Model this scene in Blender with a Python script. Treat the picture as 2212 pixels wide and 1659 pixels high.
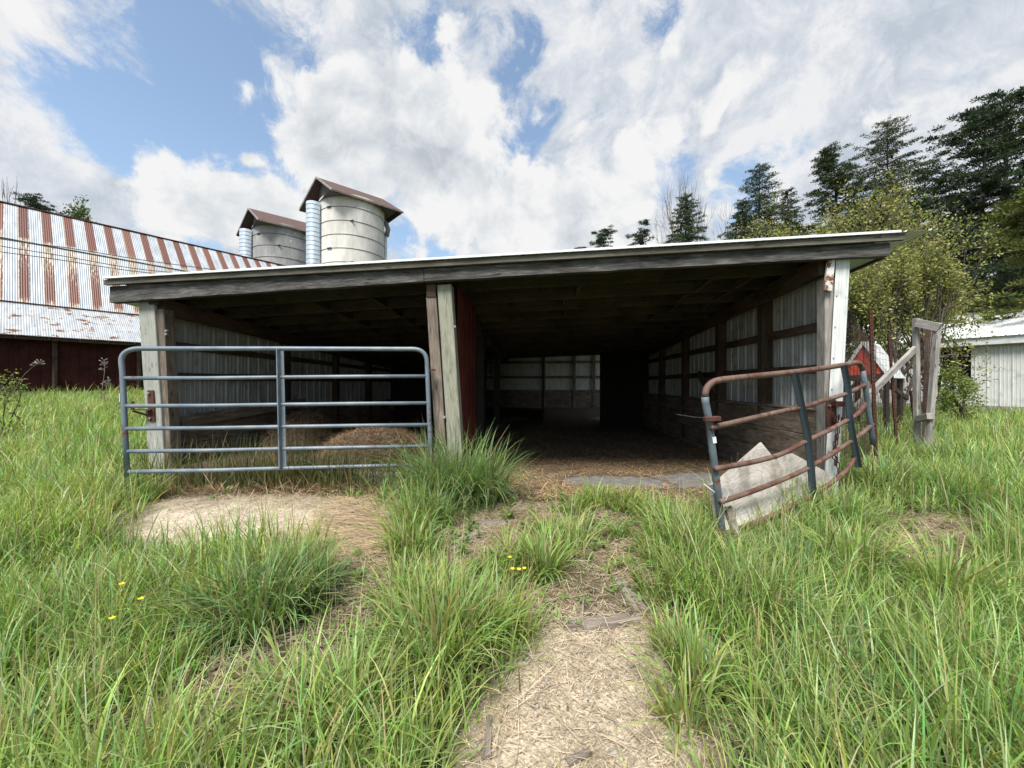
import bpy, math, random
import numpy as np
from mathutils import Vector
random.seed(7); rng = np.random.default_rng(7)
R = math.radians
SC = bpy.context.scene
for o in list(bpy.data.objects): bpy.data.objects.remove(o)
COL = SC.collection
EYE = 1.5                       # camera height above the ground it stands on; heights below are relative to the eye

# ------------------------------------------------------------------ camera
cam = bpy.data.cameras.new('camera'); co = bpy.data.objects.new('camera', cam); COL.objects.link(co)
cam.sensor_width = 36; cam.lens = 36*832/2212; cam.clip_start = .05; cam.clip_end = 3000
co.location = (0, 0, EYE); co.rotation_euler = (R(90), 0, 0); SC.camera = co

# ------------------------------------------------------------------ light and sky
SUN_EL, SUN_AZ = 58, 200        # azimuth clockwise from +Y
w = bpy.data.worlds.new('World'); SC.world = w; w.use_nodes = True; w.cycles.sampling_method = 'NONE'
sun = bpy.data.lights.new('sun', 'SUN'); so = bpy.data.objects.new('sun', sun); COL.objects.link(so)
sun.energy = 4.7; sun.angle = R(22); sun.color = (1, .955, .89)
sd = Vector((math.sin(R(SUN_AZ))*math.cos(R(SUN_EL)), math.cos(R(SUN_AZ))*math.cos(R(SUN_EL)), math.sin(R(SUN_EL))))
so.rotation_euler = sd.to_track_quat('Z', 'Y').to_euler(); so.location = (0, 0, 40)
SC.view_settings.view_transform = 'Standard'; SC.view_settings.look = 'None'
SC.view_settings.exposure = 0.55; SC.view_settings.gamma = 1
SC.render.engine = 'CYCLES'
SC.cycles.max_bounces = 5; SC.cycles.diffuse_bounces = 2; SC.cycles.glossy_bounces = 2
SC.cycles.transmission_bounces = 3; SC.cycles.transparent_max_bounces = 4

class NT:
    """small helper over a node tree"""
    def __init__(s, nt): s.nt = nt; s.n = nt.nodes; s.n.clear()
    def new(s, t, **k):
        n = s.n.new(t)
        for a, b in k.items(): setattr(n, a, b)
        return n
    def link(s, a, b): s.nt.links.new(a, b)
    def set(s, sock, v):
        if isinstance(v, bpy.types.NodeSocket): s.link(v, sock)
        elif v is not None: sock.default_value = v
    def math(s, op, a, b=None, c=None, clamp=False):
        n = s.new('ShaderNodeMath', operation=op, use_clamp=clamp)
        for i, v in enumerate((a, b, c)):
            if v is not None: s.set(n.inputs[i], v)
        return n.outputs[0]
    def vec(s, op, a, b=None, scale=None):
        n = s.new('ShaderNodeVectorMath', operation=op); s.set(n.inputs[0], a)
        if b is not None: s.set(n.inputs[1], b)
        if scale is not None: s.set(n.inputs['Scale'], scale)
        return n.outputs['Value'] if op in ('DOT_PRODUCT', 'LENGTH', 'DISTANCE') else n.outputs['Vector']
    def noise(s, v, scale=5, detail=4, rough=.55, dist=0, lac=2):
        n = s.new('ShaderNodeTexNoise'); s.set(n.inputs['Vector'], v); s.set(n.inputs['Scale'], scale)
        n.inputs['Detail'].default_value = detail; n.inputs['Roughness'].default_value = rough
        n.inputs['Distortion'].default_value = dist; n.inputs['Lacunarity'].default_value = lac
        return n.outputs['Fac']
    def voro(s, v, scale=5, feature='F1', out='Distance'):
        n = s.new('ShaderNodeTexVoronoi', feature=feature); s.set(n.inputs['Vector'], v); s.set(n.inputs['Scale'], scale)
        return n.outputs[out]
    def ramp(s, f, stops):
        n = s.new('ShaderNodeValToRGB'); s.link(f, n.inputs[0]); e = n.color_ramp.elements
        while len(e) < len(stops): e.new(.5)
        for el, (p, c) in zip(e, stops): el.position = p; el.color = (*c, 1) if len(c) == 3 else c
        return n.outputs[0]
    def mr(s, f, a, b, c=0, d=1, smooth=True):
        n = s.new('ShaderNodeMapRange', interpolation_type='SMOOTHSTEP' if smooth else 'LINEAR')
        s.set(n.inputs['Value'], f)
        for k, v in (('From Min', a), ('From Max', b), ('To Min', c), ('To Max', d)): s.set(n.inputs[k], v)
        return n.outputs['Result']
    def mix(s, f, a, b, mode='MIX'):
        n = s.new('ShaderNodeMix', data_type='RGBA', blend_type=mode); s.set(n.inputs[0], f)
        for i, v in ((6, a), (7, b)):
            if not isinstance(v, bpy.types.NodeSocket): v = (*v, 1) if len(v) == 3 else v
            s.set(n.inputs[i], v)
        return n.outputs[2]
    def mapping(s, v, scale=(1, 1, 1), loc=(0, 0, 0), rot=(0, 0, 0)):
        n = s.new('ShaderNodeMapping'); s.link(v, n.inputs[0]); n.inputs['Scale'].default_value = scale
        n.inputs['Location'].default_value = loc; n.inputs['Rotation'].default_value = rot
        return n.outputs[0]
    def bump(s, h, strength=.3, dist=.01):
        n = s.new('ShaderNodeBump'); s.link(h, n.inputs['Height']); n.inputs['Strength'].default_value = strength
        n.inputs['Distance'].default_value = dist; return n.outputs[0]

def build_world():
    t = NT(w.node_tree); out = t.new('ShaderNodeOutputWorld'); bg = t.new('ShaderNodeBackground')
    t.link(bg.outputs[0], out.inputs[0]); bg.inputs[1].default_value = .1
    sky = t.new('ShaderNodeTexSky', sky_type='NISHITA'); sky.sun_disc = False
    sky.sun_elevation = R(SUN_EL); sky.sun_rotation = R(SUN_AZ); sky.air_density = 1.0; sky.dust_density = .6; sky.ozone_density = 1.5
    d = t.vec('NORMALIZE', t.new('ShaderNodeTexCoord').outputs['Generated'])
    sp = t.new('ShaderNodeSeparateXYZ'); t.link(d, sp.inputs[0])
    zz = t.math('ADD', t.math('MAXIMUM', sp.outputs[2], 0), .25)
    cx = t.new('ShaderNodeCombineXYZ'); t.link(t.math('DIVIDE', sp.outputs[0], zz), cx.inputs[0])
    t.link(t.math('DIVIDE', sp.outputs[1], zz), cx.inputs[1]); p = cx.outputs[0]
    def warped(v, sc, amt):
        n = t.new('ShaderNodeTexNoise'); t.link(v, n.inputs['Vector']); n.inputs['Scale'].default_value = sc; n.inputs['Detail'].default_value = 2
        return t.vec('ADD', v, t.vec('SCALE', t.vec('SUBTRACT', n.outputs['Color'], (.5, .5, .5)), scale=amt))
    pw = warped(p, 1.4, .45); dw = warped(d, 5, .12)
    def blobs(base, L):
        tot = base
        for X, Z, s, a in L:
            v = Vector((X, 1, Z)).normalized(); s2 = s/(1+X*X+Z*Z)**.5
            dist = t.vec('DISTANCE', dw, tuple(v))
            g = t.math('EXPONENT', t.math('MULTIPLY', t.math('MULTIPLY', dist, dist), -1/(s2*s2)))
            tot = t.math('MULTIPLY_ADD', g, a, tot)
        return tot
    # high veil: open gaps are negative
    nv = t.math('ADD', t.math('MULTIPLY', t.noise(t.mapping(pw, (1.0, .6, 1), rot=(0, 0, .75)), 2.6, 4, .64), .5), t.math('MULTIPLY', t.noise(dw, 10, 8, .70), .5))
    nv = t.math('MULTIPLY_ADD', nv, 3.1, -1.04)
    veil = blobs(nv, [
        (-.92, .86, .16, -.38), (-.76, .72, .16, -.46), (-1.02, .66, .13, -.35), (-.68, .60, .12, -.5), (-.62, .50, .10, -.45), (-.88, .56, .12, -.30), (-.50, .45, .05, -.4), (-1.12, .76, .12, -.2),
        (-.17, .93, .07, -.38), (-.28, .88, .10, -.34), (-.02, .80, .07, -.30), (.07, .68, .05, -.40), (-.49, .80, .05, -.4), (.06, .60, .05, -.25), (.36, .92, .05, -.4), (.02, .88, .04, -.3),
        (.64, .56, .07, -.45), (.46, .55, .07, -.35), (.76, .61, .05, -.35), (.56, .48, .07, -.25), (-.30, .38, .05, -.4), (-.16, .35, .05, -.35), (.98, .50, .08, -.2), (.93, .42, .08, -.35),
        (-1.28, .90, .2, .35), (-1.25, .64, .10, -.25), (-1.15, .55, .13, .28), (-.98, .50, .09, .22), (-.95, .84, .05, .25), (.5, .85, .5, .30), (1.05, .75, .45, .32), (-.35, .98, .18, .3), (-.1, .4, .2, .15), (-1.2, .47, .12, .2), (.1, .5, .3, .1)])
    mv = t.math('MULTIPLY', t.mr(veil, .27, .70), .96)
    # cumulus heaps
    def cum(v): return t.math('ADD', t.math('MULTIPLY_ADD', t.noise(v, 8, 7, .62), 1.5, -.75), t.math('MULTIPLY', t.math('SUBTRACT', .42, t.voro(v, 17, 'SMOOTH_F1')), .40))
    nb = cum(dw); HE = [
        (-.40, .70, .17, .55), (-.22, .68, .15, .50), (-.52, .62, .09, .30), (-.42, .54, .13, .45), (-.15, .58, .12, .40), (.08, .45, .15, .48), (.24, .44, .10, .35), (-.88, .52, .10, .45), (-.78, .43, .13, .5),
        (-.60, .47, .08, .5), (-.10, .37, .12, .35), (-1.28, .95, .12, .35), (-1.25, .42, .1, .3), (.3, .36, .2, .3), (.52, .72, .07, .35), (.72, .70, .06, .3), (.62, .80, .08, .3), (.9, .86, .1, .3), (.35, .62, .06, .3), (1.1, .8, .1, .25), (.95, .62, .08, .25), (.4, .9, .08, .25), (-.68, .60, .03, .3), (-.90, .61, .03, .3)]
    cumt = blobs(nb, HE); mc = t.mr(cumt, .20, .44)
    rel = t.math('SUBTRACT', nb, cum(t.vec('ADD', dw, (.02, -.01, .035))))
    sh = t.math('ADD', t.mr(cumt, .35, .95, .93, .76), t.math('MULTIPLY', rel, .55))
    sh = t.math('ADD', sh, t.math('MULTIPLY', t.math('SUBTRACT', t.noise(dw, 5.5, 6, .64), .5), 1.05))
    ccol = t.ramp(sh, [(.54, (.56, .61, .67)), (.76, (.79, .83, .87)), (.95, (1, 1, 1))])
    vs = t.math('ADD', t.noise(dw, 7.0, 7, .68), t.math('MULTIPLY', t.math('SUBTRACT', t.noise(pw, .9, 1), .5), .6))
    vcol = t.ramp(vs, [(.37, (.60, .67, .76)), (.5, (.80, .84, .90)), (.60, (.99, .99, 1))])
    blue = t.vec('MULTIPLY', sky.outputs[0], (1.95, 1.80, 1.58)); blue = t.vec('SCALE', blue, scale=t.mr(sp.outputs[2], -.05, .45, .55, 1.0))
    c = t.mix(mv, blue, t.vec('SCALE', vcol, scale=KV)); c = t.mix(mc, c, t.vec('SCALE', ccol, scale=KC))
    t.link(c, bg.inputs[0])

KV, KC = 6.1, 6.25
build_world()

# ------------------------------------------------------------------ materials
def material(name):
    m = bpy.data.materials.new(name); m.use_nodes = True; t = NT(m.node_tree)
    o = t.new('ShaderNodeOutputMaterial'); b = t.new('ShaderNodeBsdfPrincipled'); t.link(b.outputs[0], o.inputs[0])
    return m, t, b, o
def uvc(t): return t.new('ShaderNodeUVMap').outputs[0]
def objc(t): return t.new('ShaderNodeTexCoord').outputs['Object']

def wood(name, dark, mid, light, rough=.85, grain=70, knots=True, green=None, bump=.5):
    m, t, b, _ = material(name); uv = uvc(t)
    a = t.noise(t.mapping(uv, (4.5, grain, 1)), 1, 7, .68, .8)
    c = t.noise(t.mapping(uv, (1.6, 11, 1)), 1, 5, .65, 1.4)
    f = t.math('ADD', t.math('MULTIPLY', a, .6), t.math('MULTIPLY', c, .4))
    col = t.ramp(f, [(.30, dark), (.5, mid), (.68, light)])
    crack = t.mr(t.noise(t.mapping(uv, (2.2, grain*.9, 1), (3, 7, 0)), 1, 4, .6), .37, .31)
    col = t.mix(t.math('MULTIPLY', crack, .75), col, tuple(x*.25 for x in dark))
    if knots:
        k = t.voro(t.mapping(uv, (3, 9, 1)), 1); kk = t.mr(k, .16, .06)
        col = t.mix(t.math('MULTIPLY', kk, .7), col, tuple(x*.5 for x in dark))
    if green:
        col = t.mix(t.mr(t.noise(uv, 3.5, 3), .45, .6, 0, .7), col, green)
    big = t.noise(uv, 1.7, 3)
    col = t.mix(t.mr(big, .35, .7, 0, .45), col, mid, 'MULTIPLY') if not green else col
    col = t.mix(t.mr(t.voro(t.mapping(uv, (6, 12, 1)), 1), .06, .03), col, (.01, .008, .007))
    t.link(col, b.inputs['Base Color']); b.inputs['Roughness'].default_value = rough; b.inputs['Specular IOR Level'].default_value = .2
    t.link(t.bump(t.math('SUBTRACT', f, crack), bump, .006), b.inputs['Normal'])
    return m

def metal_paint(name, c1, c2, rust=.0, rough=.5, streak=True, metallic=0, dirt=(.1, .09, .07), dirtamt=.35, ru=(.19, .07, .035)):
    m, t, b, _ = material(name); uv = uvc(t)
    n = t.noise(t.mapping(uv, (1.5, 22, 1) if streak else (4, 4, 4)), 1, 5, .6)
    col = t.mix(t.mr(n, .3, .7), c1, c2)
    col = t.mix(t.mr(t.noise(uv, 2.5, 6, .65), .48, .72, 0, dirtamt), col, dirt)
    if rust > 0:
        r = t.noise(uv, 14, 8, .7); r2 = t.noise(uv, 2.2, 3)
        f = t.mr(t.math('ADD', r, t.math('MULTIPLY', t.math('SUBTRACT', r2, .5), .8)), .72-.35*rust, .78-.35*rust)
        rc = t.ramp(t.noise(uv, 40, 4), [(.3, tuple(x*.5 for x in ru)), (.7, ru)])
        col = t.mix(f, col, rc)
        b.inputs['Roughness'].default_value = .6
    t.link(col, b.inputs['Base Color']); b.inputs['Roughness'].default_value = rough; b.inputs['Metallic'].default_value = metallic
    t.link(t.bump(t.noise(uv, 30, 4), .12, .003), b.inputs['Normal'])
    return m

def plain(name, c, c2=None, scale=8, rough=.8, bump=.2, metallic=0):
    m, t, b, _ = material(name); o = objc(t); c2 = c2 or tuple(x*.6 for x in c)
    f = t.noise(o, scale, 7, .65); t.link(t.mix(t.mr(f, .3, .7), c2, c), b.inputs['Base Color'])
    b.inputs['Roughness'].default_value = rough; b.inputs['Metallic'].default_value = metallic
    t.link(t.bump(t.noise(o, scale*4, 6, .7), bump, .01), b.inputs['Normal']); return m

def foliage(name, trans=.35, rough=.5, spec=.35):
    m, t, b, o = material(name); at = t.new('ShaderNodeVertexColor', layer_name='Col').outputs[0]
    t.link(at, b.inputs['Base Color']); b.inputs['Roughness'].default_value = rough; b.inputs['Specular IOR Level'].default_value = spec
    tr = t.new('ShaderNodeBsdfTranslucent'); t.link(t.vec('MULTIPLY', at, (1.15, 1.15, .55)), tr.inputs[0])
    mx = t.new('ShaderNodeMixShader'); mx.inputs[0].default_value = trans
    t.link(b.outputs[0], mx.inputs[1]); t.link(tr.outputs[0], mx.inputs[2]); t.link(mx.outputs[0], o.inputs[0]); return m

M = {}
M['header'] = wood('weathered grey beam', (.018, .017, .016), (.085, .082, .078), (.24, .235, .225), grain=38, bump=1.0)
M['drip'] = wood('weathered drip board', (.05, .045, .035), (.13, .12, .10), (.22, .21, .18))
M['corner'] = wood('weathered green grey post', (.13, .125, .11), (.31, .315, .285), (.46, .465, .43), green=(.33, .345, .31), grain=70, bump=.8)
M['treated'] = wood('treated post', (.08, .08, .055), (.25, .255, .195), (.40, .405, .33), green=(.27, .275, .225), grain=55, bump=.8)
M['brownpost'] = wood('brown old post', (.06, .045, .035), (.20, .165, .135), (.36, .31, .26), grain=60)
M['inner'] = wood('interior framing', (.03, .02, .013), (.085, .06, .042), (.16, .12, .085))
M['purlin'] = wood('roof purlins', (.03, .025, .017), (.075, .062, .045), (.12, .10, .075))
M['plank'] = wood('dirty wall planks', (.06, .045, .035), (.19, .155, .125), (.37, .31, .255), grain=30)
M['greywood'] = wood('silver grey lumber', (.13, .12, .105), (.30, .285, .26), (.50, .48, .45))
M['scrap'] = wood('bleached scrap wood', (.06, .048, .038), (.22, .185, .155), (.44, .39, .34), grain=50)
M['redboard'] = wood('red painted boards', (.03, .008, .006), (.10, .022, .016), (.15, .035, .025), knots=False, grain=30)
M['barnred'] = wood('dark red barn boards', (.02, .006, .005), (.045, .011, .008), (.07, .018, .013), knots=False, grain=20)
M['coopred'] = wood('bright red boards', (.40, .045, .028), (.62, .08, .045), (.70, .11, .065), knots=False, grain=20)
M['siding'] = metal_paint('grey steel siding', (.28, .30, .30), (.42, .445, .445), dirtamt=.6)
M['whitesteel'] = metal_paint('white steel trim', (.54, .57, .56), (.70, .72, .71), dirtamt=.5)
M['underroof'] = metal_paint('dark roof underside', (.05, .045, .038), (.09, .08, .065), dirtamt=.5)  # much darker than the roof sheet; used between the eave ends only
M['farinner'] = metal_paint('far inner siding', (.50, .52, .50), (.66, .68, .66), dirtamt=.4)
M['farsiding'] = metal_paint('far white siding', (.52, .54, .52), (.66, .67, .65), dirtamt=.3)
M['roofsteel'] = metal_paint('bare steel roof', (.70, .72, .73), (.82, .84, .85), rough=.4, dirtamt=.15)
M['gate'] = metal_paint('blue grey gate paint', (.10, .135, .17), (.165, .205, .245), rust=.17, rough=.45, streak=False, dirt=(.30, .31, .31), dirtamt=.5)
M['gaterust'] = metal_paint('rusted gate tube', (.095, .052, .038), (.155, .095, .072), rust=.6, rough=.7, streak=False, dirt=(.22, .19, .17), ru=(.115, .046, .028))
M['gateworn'] = metal_paint('worn blue gate tube', (.06, .085, .105), (.13, .165, .19), rust=.45, rough=.6, streak=False)
M['gatebrace'] = metal_paint('dark flat brace', (.022, .035, .045), (.045, .065, .08), rust=.15, rough=.5, streak=False)
M['rust'] = plain('rusted iron', (.10, .032, .02), (.045, .016, .012), 30, .8, .3)
M['rustwhite'] = metal_paint('rusty white strip', (.60, .58, .53), (.72, .70, .66), rust=.75, streak=False, ru=(.22, .08, .03))
M['bolt'] = plain('galvanised bolt', (.45, .44, .42), (.25, .24, .22), 40, .5, .1, .6)
M['concrete'] = plain('worn concrete', (.30, .29, .27), (.16, .15, .135), 6, .9, .4)
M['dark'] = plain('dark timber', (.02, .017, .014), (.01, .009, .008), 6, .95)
M['wire'] = plain('black cable', (.03, .03, .032), None, 20, .7)
M['fencewire'] = plain('rusty fence wire', (.09, .05, .035), (.04, .025, .02), 60, .8)
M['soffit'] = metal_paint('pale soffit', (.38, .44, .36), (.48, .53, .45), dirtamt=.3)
M['leaf'] = foliage('leaf'); M['grass'] = foliage('grass blades', .4, .45, .4); M['needle'] = foliage('needles', .15, .6, .2)
M['hay'] = foliage('dry straw', .15, .7, .15)
M['bark'] = plain('bark', (.10, .085, .07), (.045, .038, .03), 9, .9, .6)
M['palebark'] = plain('pale twig bark', (.24, .21, .18), (.13, .11, .09), 9, .9, .3)
M['flower'] = plain('yellow petals', (.85, .62, .02), (.75, .5, .01), 20, .5)
M['stone'] = plain('grey stone', (.40, .38, .35), (.22, .21, .19), 12, .85, .5)
M['white'] = plain('white plastic', (.75, .77, .8), (.6, .62, .66), 30, .5)
M['glass'] = plain('dark window', (.012, .013, .014), (.008, .008, .009), 4, .25)
M['shingle'] = plain('brown silo roofing', (.105, .060, .050), (.062, .036, .030), 5, .8, .3)

def m_plywood():
    m, t, b, _ = material('weathered plywood'); uv = uvc(t)
    d = t.noise(t.mapping(uv, (2.0, 5, 1)), 1, 3, .5, .9)
    wv = t.math('SINE', t.math('MULTIPLY', d, 60)); n2 = t.noise(t.mapping(uv, (8, 90, 1)), 1, 5, .6)
    f = t.math('ADD', t.math('MULTIPLY', wv, .09), n2)
    col = t.ramp(f, [(.28, (.36, .32, .27)), (.5, (.50, .46, .41)), (.74, (.62, .58, .53))])
    col = t.mix(t.mr(t.noise(uv, 3, 4), .5, .68, 0, .6), col, (.20, .17, .13))
    t.link(col, b.inputs['Base Color']); b.inputs['Roughness'].default_value = .85
    t.link(t.bump(f, .5, .004), b.inputs['Normal']); return m
M['plywood'] = m_plywood()

def m_stripes(name, period, vtrans, lean=False):
    """galvanised sheets, every second one rusted: UV u = metres along the barn, v = 0..1 up the slope"""
    m, t, b, _ = material(name); uv = uvc(t); s = t.new('ShaderNodeSeparateXYZ'); t.link(uv, s.inputs[0]); U, V = s.outputs[0], s.outputs[1]
    cell = t.math('DIVIDE', U, period); edge = t.math('MULTIPLY', t.math('SUBTRACT', t.noise(t.mapping(uv, (2, 30, 1)), 1, 4), .5), .10)
    fr = t.math('FRACT', t.math('ADD', cell, edge)); idf = t.math('FLOOR', cell)
    wn = t.new('ShaderNodeTexWhiteNoise', noise_dimensions='1D'); t.link(idf, wn.inputs['W']); rnd = wn.outputs[0]
    grain = t.noise(t.mapping(uv, (22, 9, 1)), 1, 8, .7); fine = t.noise(t.mapping(uv, (70, 14, 1)), 1, 4, .7)
    galv = t.mix(t.mr(t.noise(t.mapping(uv, (5, 3, 1)), 1, 5), .3, .7), (.30, .335, .37), (.46, .50, .54))
    rustc = t.ramp(t.math('ADD', t.math('MULTIPLY', fine, .5), t.math('MULTIPLY', rnd, .5)), [(.25, (.11, .036, .022)), (.55, (.155, .056, .035)), (.8, (.20, .095, .05))])
    if not lean:
        isr = t.mr(t.math('ADD', fr, t.math('MULTIPLY', t.math('SUBTRACT', rnd, .5), .06)), .54, .56)
        # lower sheets: the coating survives near the top lap and rust breaks through downwards
        if vtrans: keep = t.mr(t.math('SUBTRACT', t.math('ADD', V, t.math('MULTIPLY', rnd, .35)), t.math('MULTIPLY', t.math('SUBTRACT', grain, .5), 3.2)), .75, .95); 
        else: keep = t.mr(t.math('SUBTRACT', t.math('MULTIPLY', t.mr(rnd, .7, .9), .35), t.math('ADD', V, t.math('MULTIPLY', t.math('SUBTRACT', grain, .5), .8))), 0, .2)
        old = t.mix(t.mr(grain, .4, .6), (.45, .42, .34), (.24, .15, .10))
        bot = t.mr(t.math('ADD', V, t.math('MULTIPLY', t.math('SUBTRACT', grain, .5), .4)), .02, .10)
        rc = t.mix(keep, rustc, old) ; rc = t.mix(bot, old, rc)
        col = t.mix(isr, galv, rc)
        halo = t.math('MULTIPLY', t.mr(t.math('ABSOLUTE', t.math('SUBTRACT', fr, .55)), .08, .0), .4); col = t.mix(halo, col, (.45, .40, .28))
    else:
        bl = t.noise(t.mapping(uv, (1.4, 6, 1)), 1, 7, .72, .3)
        col = t.mix(t.mr(grain, .45, .7, 0, .6), galv, (.46, .44, .39))
        col = t.mix(t.mr(bl, .565, .59), col, rustc)
        col = t.mix(t.mr(t.math('ABSOLUTE', t.math('SUBTRACT', bl, .545)), .03, .0, 0, .6), col, (.42, .36, .25))
    ln = t.math('SINE', t.math('MULTIPLY', U, 2*math.pi/.09))
    col = t.mix(t.mr(ln, -1, -.2, .28, 0), col, (.06, .07, .08))
    t.link(col, b.inputs['Base Color']); b.inputs['Roughness'].default_value = .55; b.inputs['Metallic'].default_value = .15
    t.link(t.bump(ln, .6, .012), b.inputs['Normal']); return m
M['barnroof_up'] = m_stripes('striped upper roof sheets', .94, False)
M['barnroof_low'] = m_stripes('striped lower roof sheets', .94, True)
M['barnroof_lean'] = m_stripes('lean to roof sheets', .94, False, True)

def m_silo(name, base, dark, blot):
    m, t, b, _ = material(name); uv = uvc(t); s = t.new('ShaderNodeSeparateXYZ'); t.link(uv, s.inputs[0])
    col = t.mix(t.mr(t.noise(t.mapping(uv, (1.2, .35, 1)), 1, 6, .65), .35, .68), dark, base)
    col = t.mix(t.mr(t.noise(t.mapping(uv, (.9, .5, 1)), 3, 6, .7), .60, .70, 0, .8), col, blot)
    joint = t.mr(t.math('ABSOLUTE', t.math('SUBTRACT', t.math('FRACT', t.math('DIVIDE', s.outputs[0], .78)), .5)), .485, .5, 0, .35)
    col = t.mix(joint, col, tuple(x*.5 for x in dark))
    spk = t.mr(t.voro(uv, 5.5), .10, .04, 0, .6); col = t.mix(spk, col, tuple(x*.4 for x in dark))
    t.link(col, b.inputs['Base Color']); b.inputs['Roughness'].default_value = .9
    t.link(t.bump(t.noise(uv, 8, 6), .3, .02), b.inputs['Normal']); return m
M['silo_a'] = m_silo('pale silo concrete', (.68, .665, .61), (.50, .49, .45), (.74, .71, .64))
M['silo_b'] = m_silo('grey silo concrete', (.36, .365, .35), (.24, .245, .24), (.75, .74, .70))
M['band'] = plain('chute band', (.20, .24, .27), None, 20, .6)
M['chute'] = metal_paint('blue white chute', (.24, .30, .355), (.32, .385, .445), streak=False, dirtamt=.2)

# ------------------------------------------------------------------ object helpers
ROOT = {}
def tag(o, label=None, cat=None, group=None, kind=None):
    if label: o['label'] = label
    if cat: o['category'] = cat
    if group: o['group'] = group
    if kind: o['kind'] = kind
    return o
def thing(name, loc, label, cat, group=None, rz=None):
    """Empty at the base of a thing; loc height is relative to the eye. rz given: children are built in its local frame"""
    o = bpy.data.objects.new(name, None); COL.objects.link(o); o.location = (loc[0], loc[1], loc[2]+EYE)
    if rz is not None: o.rotation_euler.z = rz
    ROOT[o.name] = (Vector(loc), rz is not None); return tag(o, label, cat, group)
def root_of(o):
    while o.parent: o = o.parent
    return o
class MB:
    def __init__(s): s.v = []; s.f = []; s.uv = []
    def face(s, idx, uvs): s.f.append(idx); s.uv.append(uvs)
    def poly(s, pts, uvs=None):
        i = len(s.v); s.v += [tuple(p) for p in pts]
        if uvs is None:
            o = Vector(pts[0]); e = (Vector(pts[1])-o); L = e.length or 1; e.normalize(); n = e.cross(Vector(pts[-1])-o); n.normalize(); g = n.cross(e)
            uvs = [((Vector(p)-o).dot(e), (Vector(p)-o).dot(g)) for p in pts]
        s.face(list(range(i, i+len(pts))), uvs)
    def beam(s, p0, p1, w, h, up=(0, 0, 1), seg=1, jit=0.0, ends=None):
        """board from p0 to p1, w across, h along up; each side its own faces with UV (metres along, metres across)"""
        p0 = Vector(p0); p1 = Vector(p1); d = p1-p0; L = d.length; d.normalize(); up = Vector(up)
        sd_ = d.cross(up); sd_.normalize(); u2 = sd_.cross(d); rr = random.random()*50
        rings = []
        for k in range(seg+1):
            c = p0.lerp(p1, k/seg); q = []
            for a, b_ in ((-1, -1), (1, -1), (1, 1), (-1, 1)):
                j = Vector([random.uniform(-jit, jit) for _ in range(3)])
                q.append(c+sd_*(a*w/2)+u2*(b_*h/2)+j)
            rings.append(q)
        per = [0, w, w+h, 2*w+h, 2*w+2*h]
        i0 = len(s.v)
        for q in rings: s.v += [tuple(x) for x in q]
        for k in range(seg):
            for a in range(4):
                b_ = (a+1) % 4; A = i0+4*k; B_ = A+4
                s.face([A+a, A+b_, B_+b_, B_+a], [(rr+L*k/seg, rr+per[a]), (rr+L*k/seg, rr+per[a+1]), (rr+L*(k+1)/seg, rr+per[a+1]), (rr+L*(k+1)/seg, rr+per[a])])
        s.face([i0+3, i0+2, i0+1, i0], [(rr, 0), (rr+.01, w), (rr+.02, w), (rr+.03, 0)])
        e = i0+4*seg; s.face([e, e+1, e+2, e+3], [(rr, 0), (rr+.01, w), (rr+.02, w), (rr+.03, 0)])
        return s
    def box(s, a, b): 
        a = Vector(a); b = Vector(b); c = (a+b)/2; d = b-a
        return s.beam((a.x, c.y, c.z), (b.x, c.y, c.z), abs(d.y), abs(d.z))
    def tube(s, pts, r, n=10, caps=True, r1=None):
        pts = [Vector(p) for p in pts]; m = len(pts); i0 = len(s.v); L = 0; prev = None
        for k, p in enumerate(pts):
            d = (pts[min(k+1, m-1)]-pts[max(k-1, 0)]).normalized()
            if prev is None: prev = d.orthogonal().normalized()
            x = (prev - d*prev.dot(d)).normalized(); y = d.cross(x); prev = x
            rad = r if r1 is None else r+(r1-r)*k/(m-1)
            for a in range(n):
                t = 2*math.pi*a/n; s.v.append(tuple(p+x*math.cos(t)*rad+y*math.sin(t)*rad))
        rr = random.random()*9
        for k in range(m-1):
            l = (pts[k+1]-pts[k]).length
            for a in range(n):
                b_ = (a+1) % n; A = i0+k*n; B_ = A+n; v0 = a*2*math.pi*r/n; v1 = (a+1)*2*math.pi*r/n
                s.face([A+a, A+b_, B_+b_, B_+a], [(rr+L, v0), (rr+L, v1), (rr+L+l, v1), (rr+L+l, v0)])
            L += l
        if caps:
            s.face([i0+a for a in range(n)][::-1], [(0, 0)]*n); e = i0+(m-1)*n; s.face([e+a for a in range(n)], [(0, 0)]*n)
        return s
    def build(s, name, mat, parent=None, smooth=False, bevel=0, base=None):
        V = np.array(s.v, float)
        if parent is not None:
            loc, local = ROOT[root_of(parent).name]
            V = V - (np.array((0, 0, loc.z)) if local else np.array(loc)); wl = None
        else:
            b_ = base or (V[:, 0].mean(), V[:, 1].mean(), V[:, 2].min()); V = V-np.array(b_); wl = b_
        me = bpy.data.meshes.new(name); me.from_pydata(V.tolist(), [], s.f)
        ul = me.uv_layers.new(name='UVMap'); flat = [c for f in s.uv for q in f for c in q]; ul.data.foreach_set('uv', flat)
        me.materials.append(mat if not isinstance(mat, str) else M[mat])
        if smooth: me.polygons.foreach_set('use_smooth', [True]*len(me.polygons))
        me.update()
        o = bpy.data.objects.new(name, me); COL.objects.link(o)
        if parent is not None: o.parent = parent
        else: o.location = (wl[0], wl[1], wl[2]+EYE); ROOT[o.name] = (Vector(wl), False)
        if bevel:
            md = o.modifiers.new('bevel', 'BEVEL'); md.width = bevel; md.segments = 1; md.limit_method = 'ANGLE'
        return o
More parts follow.
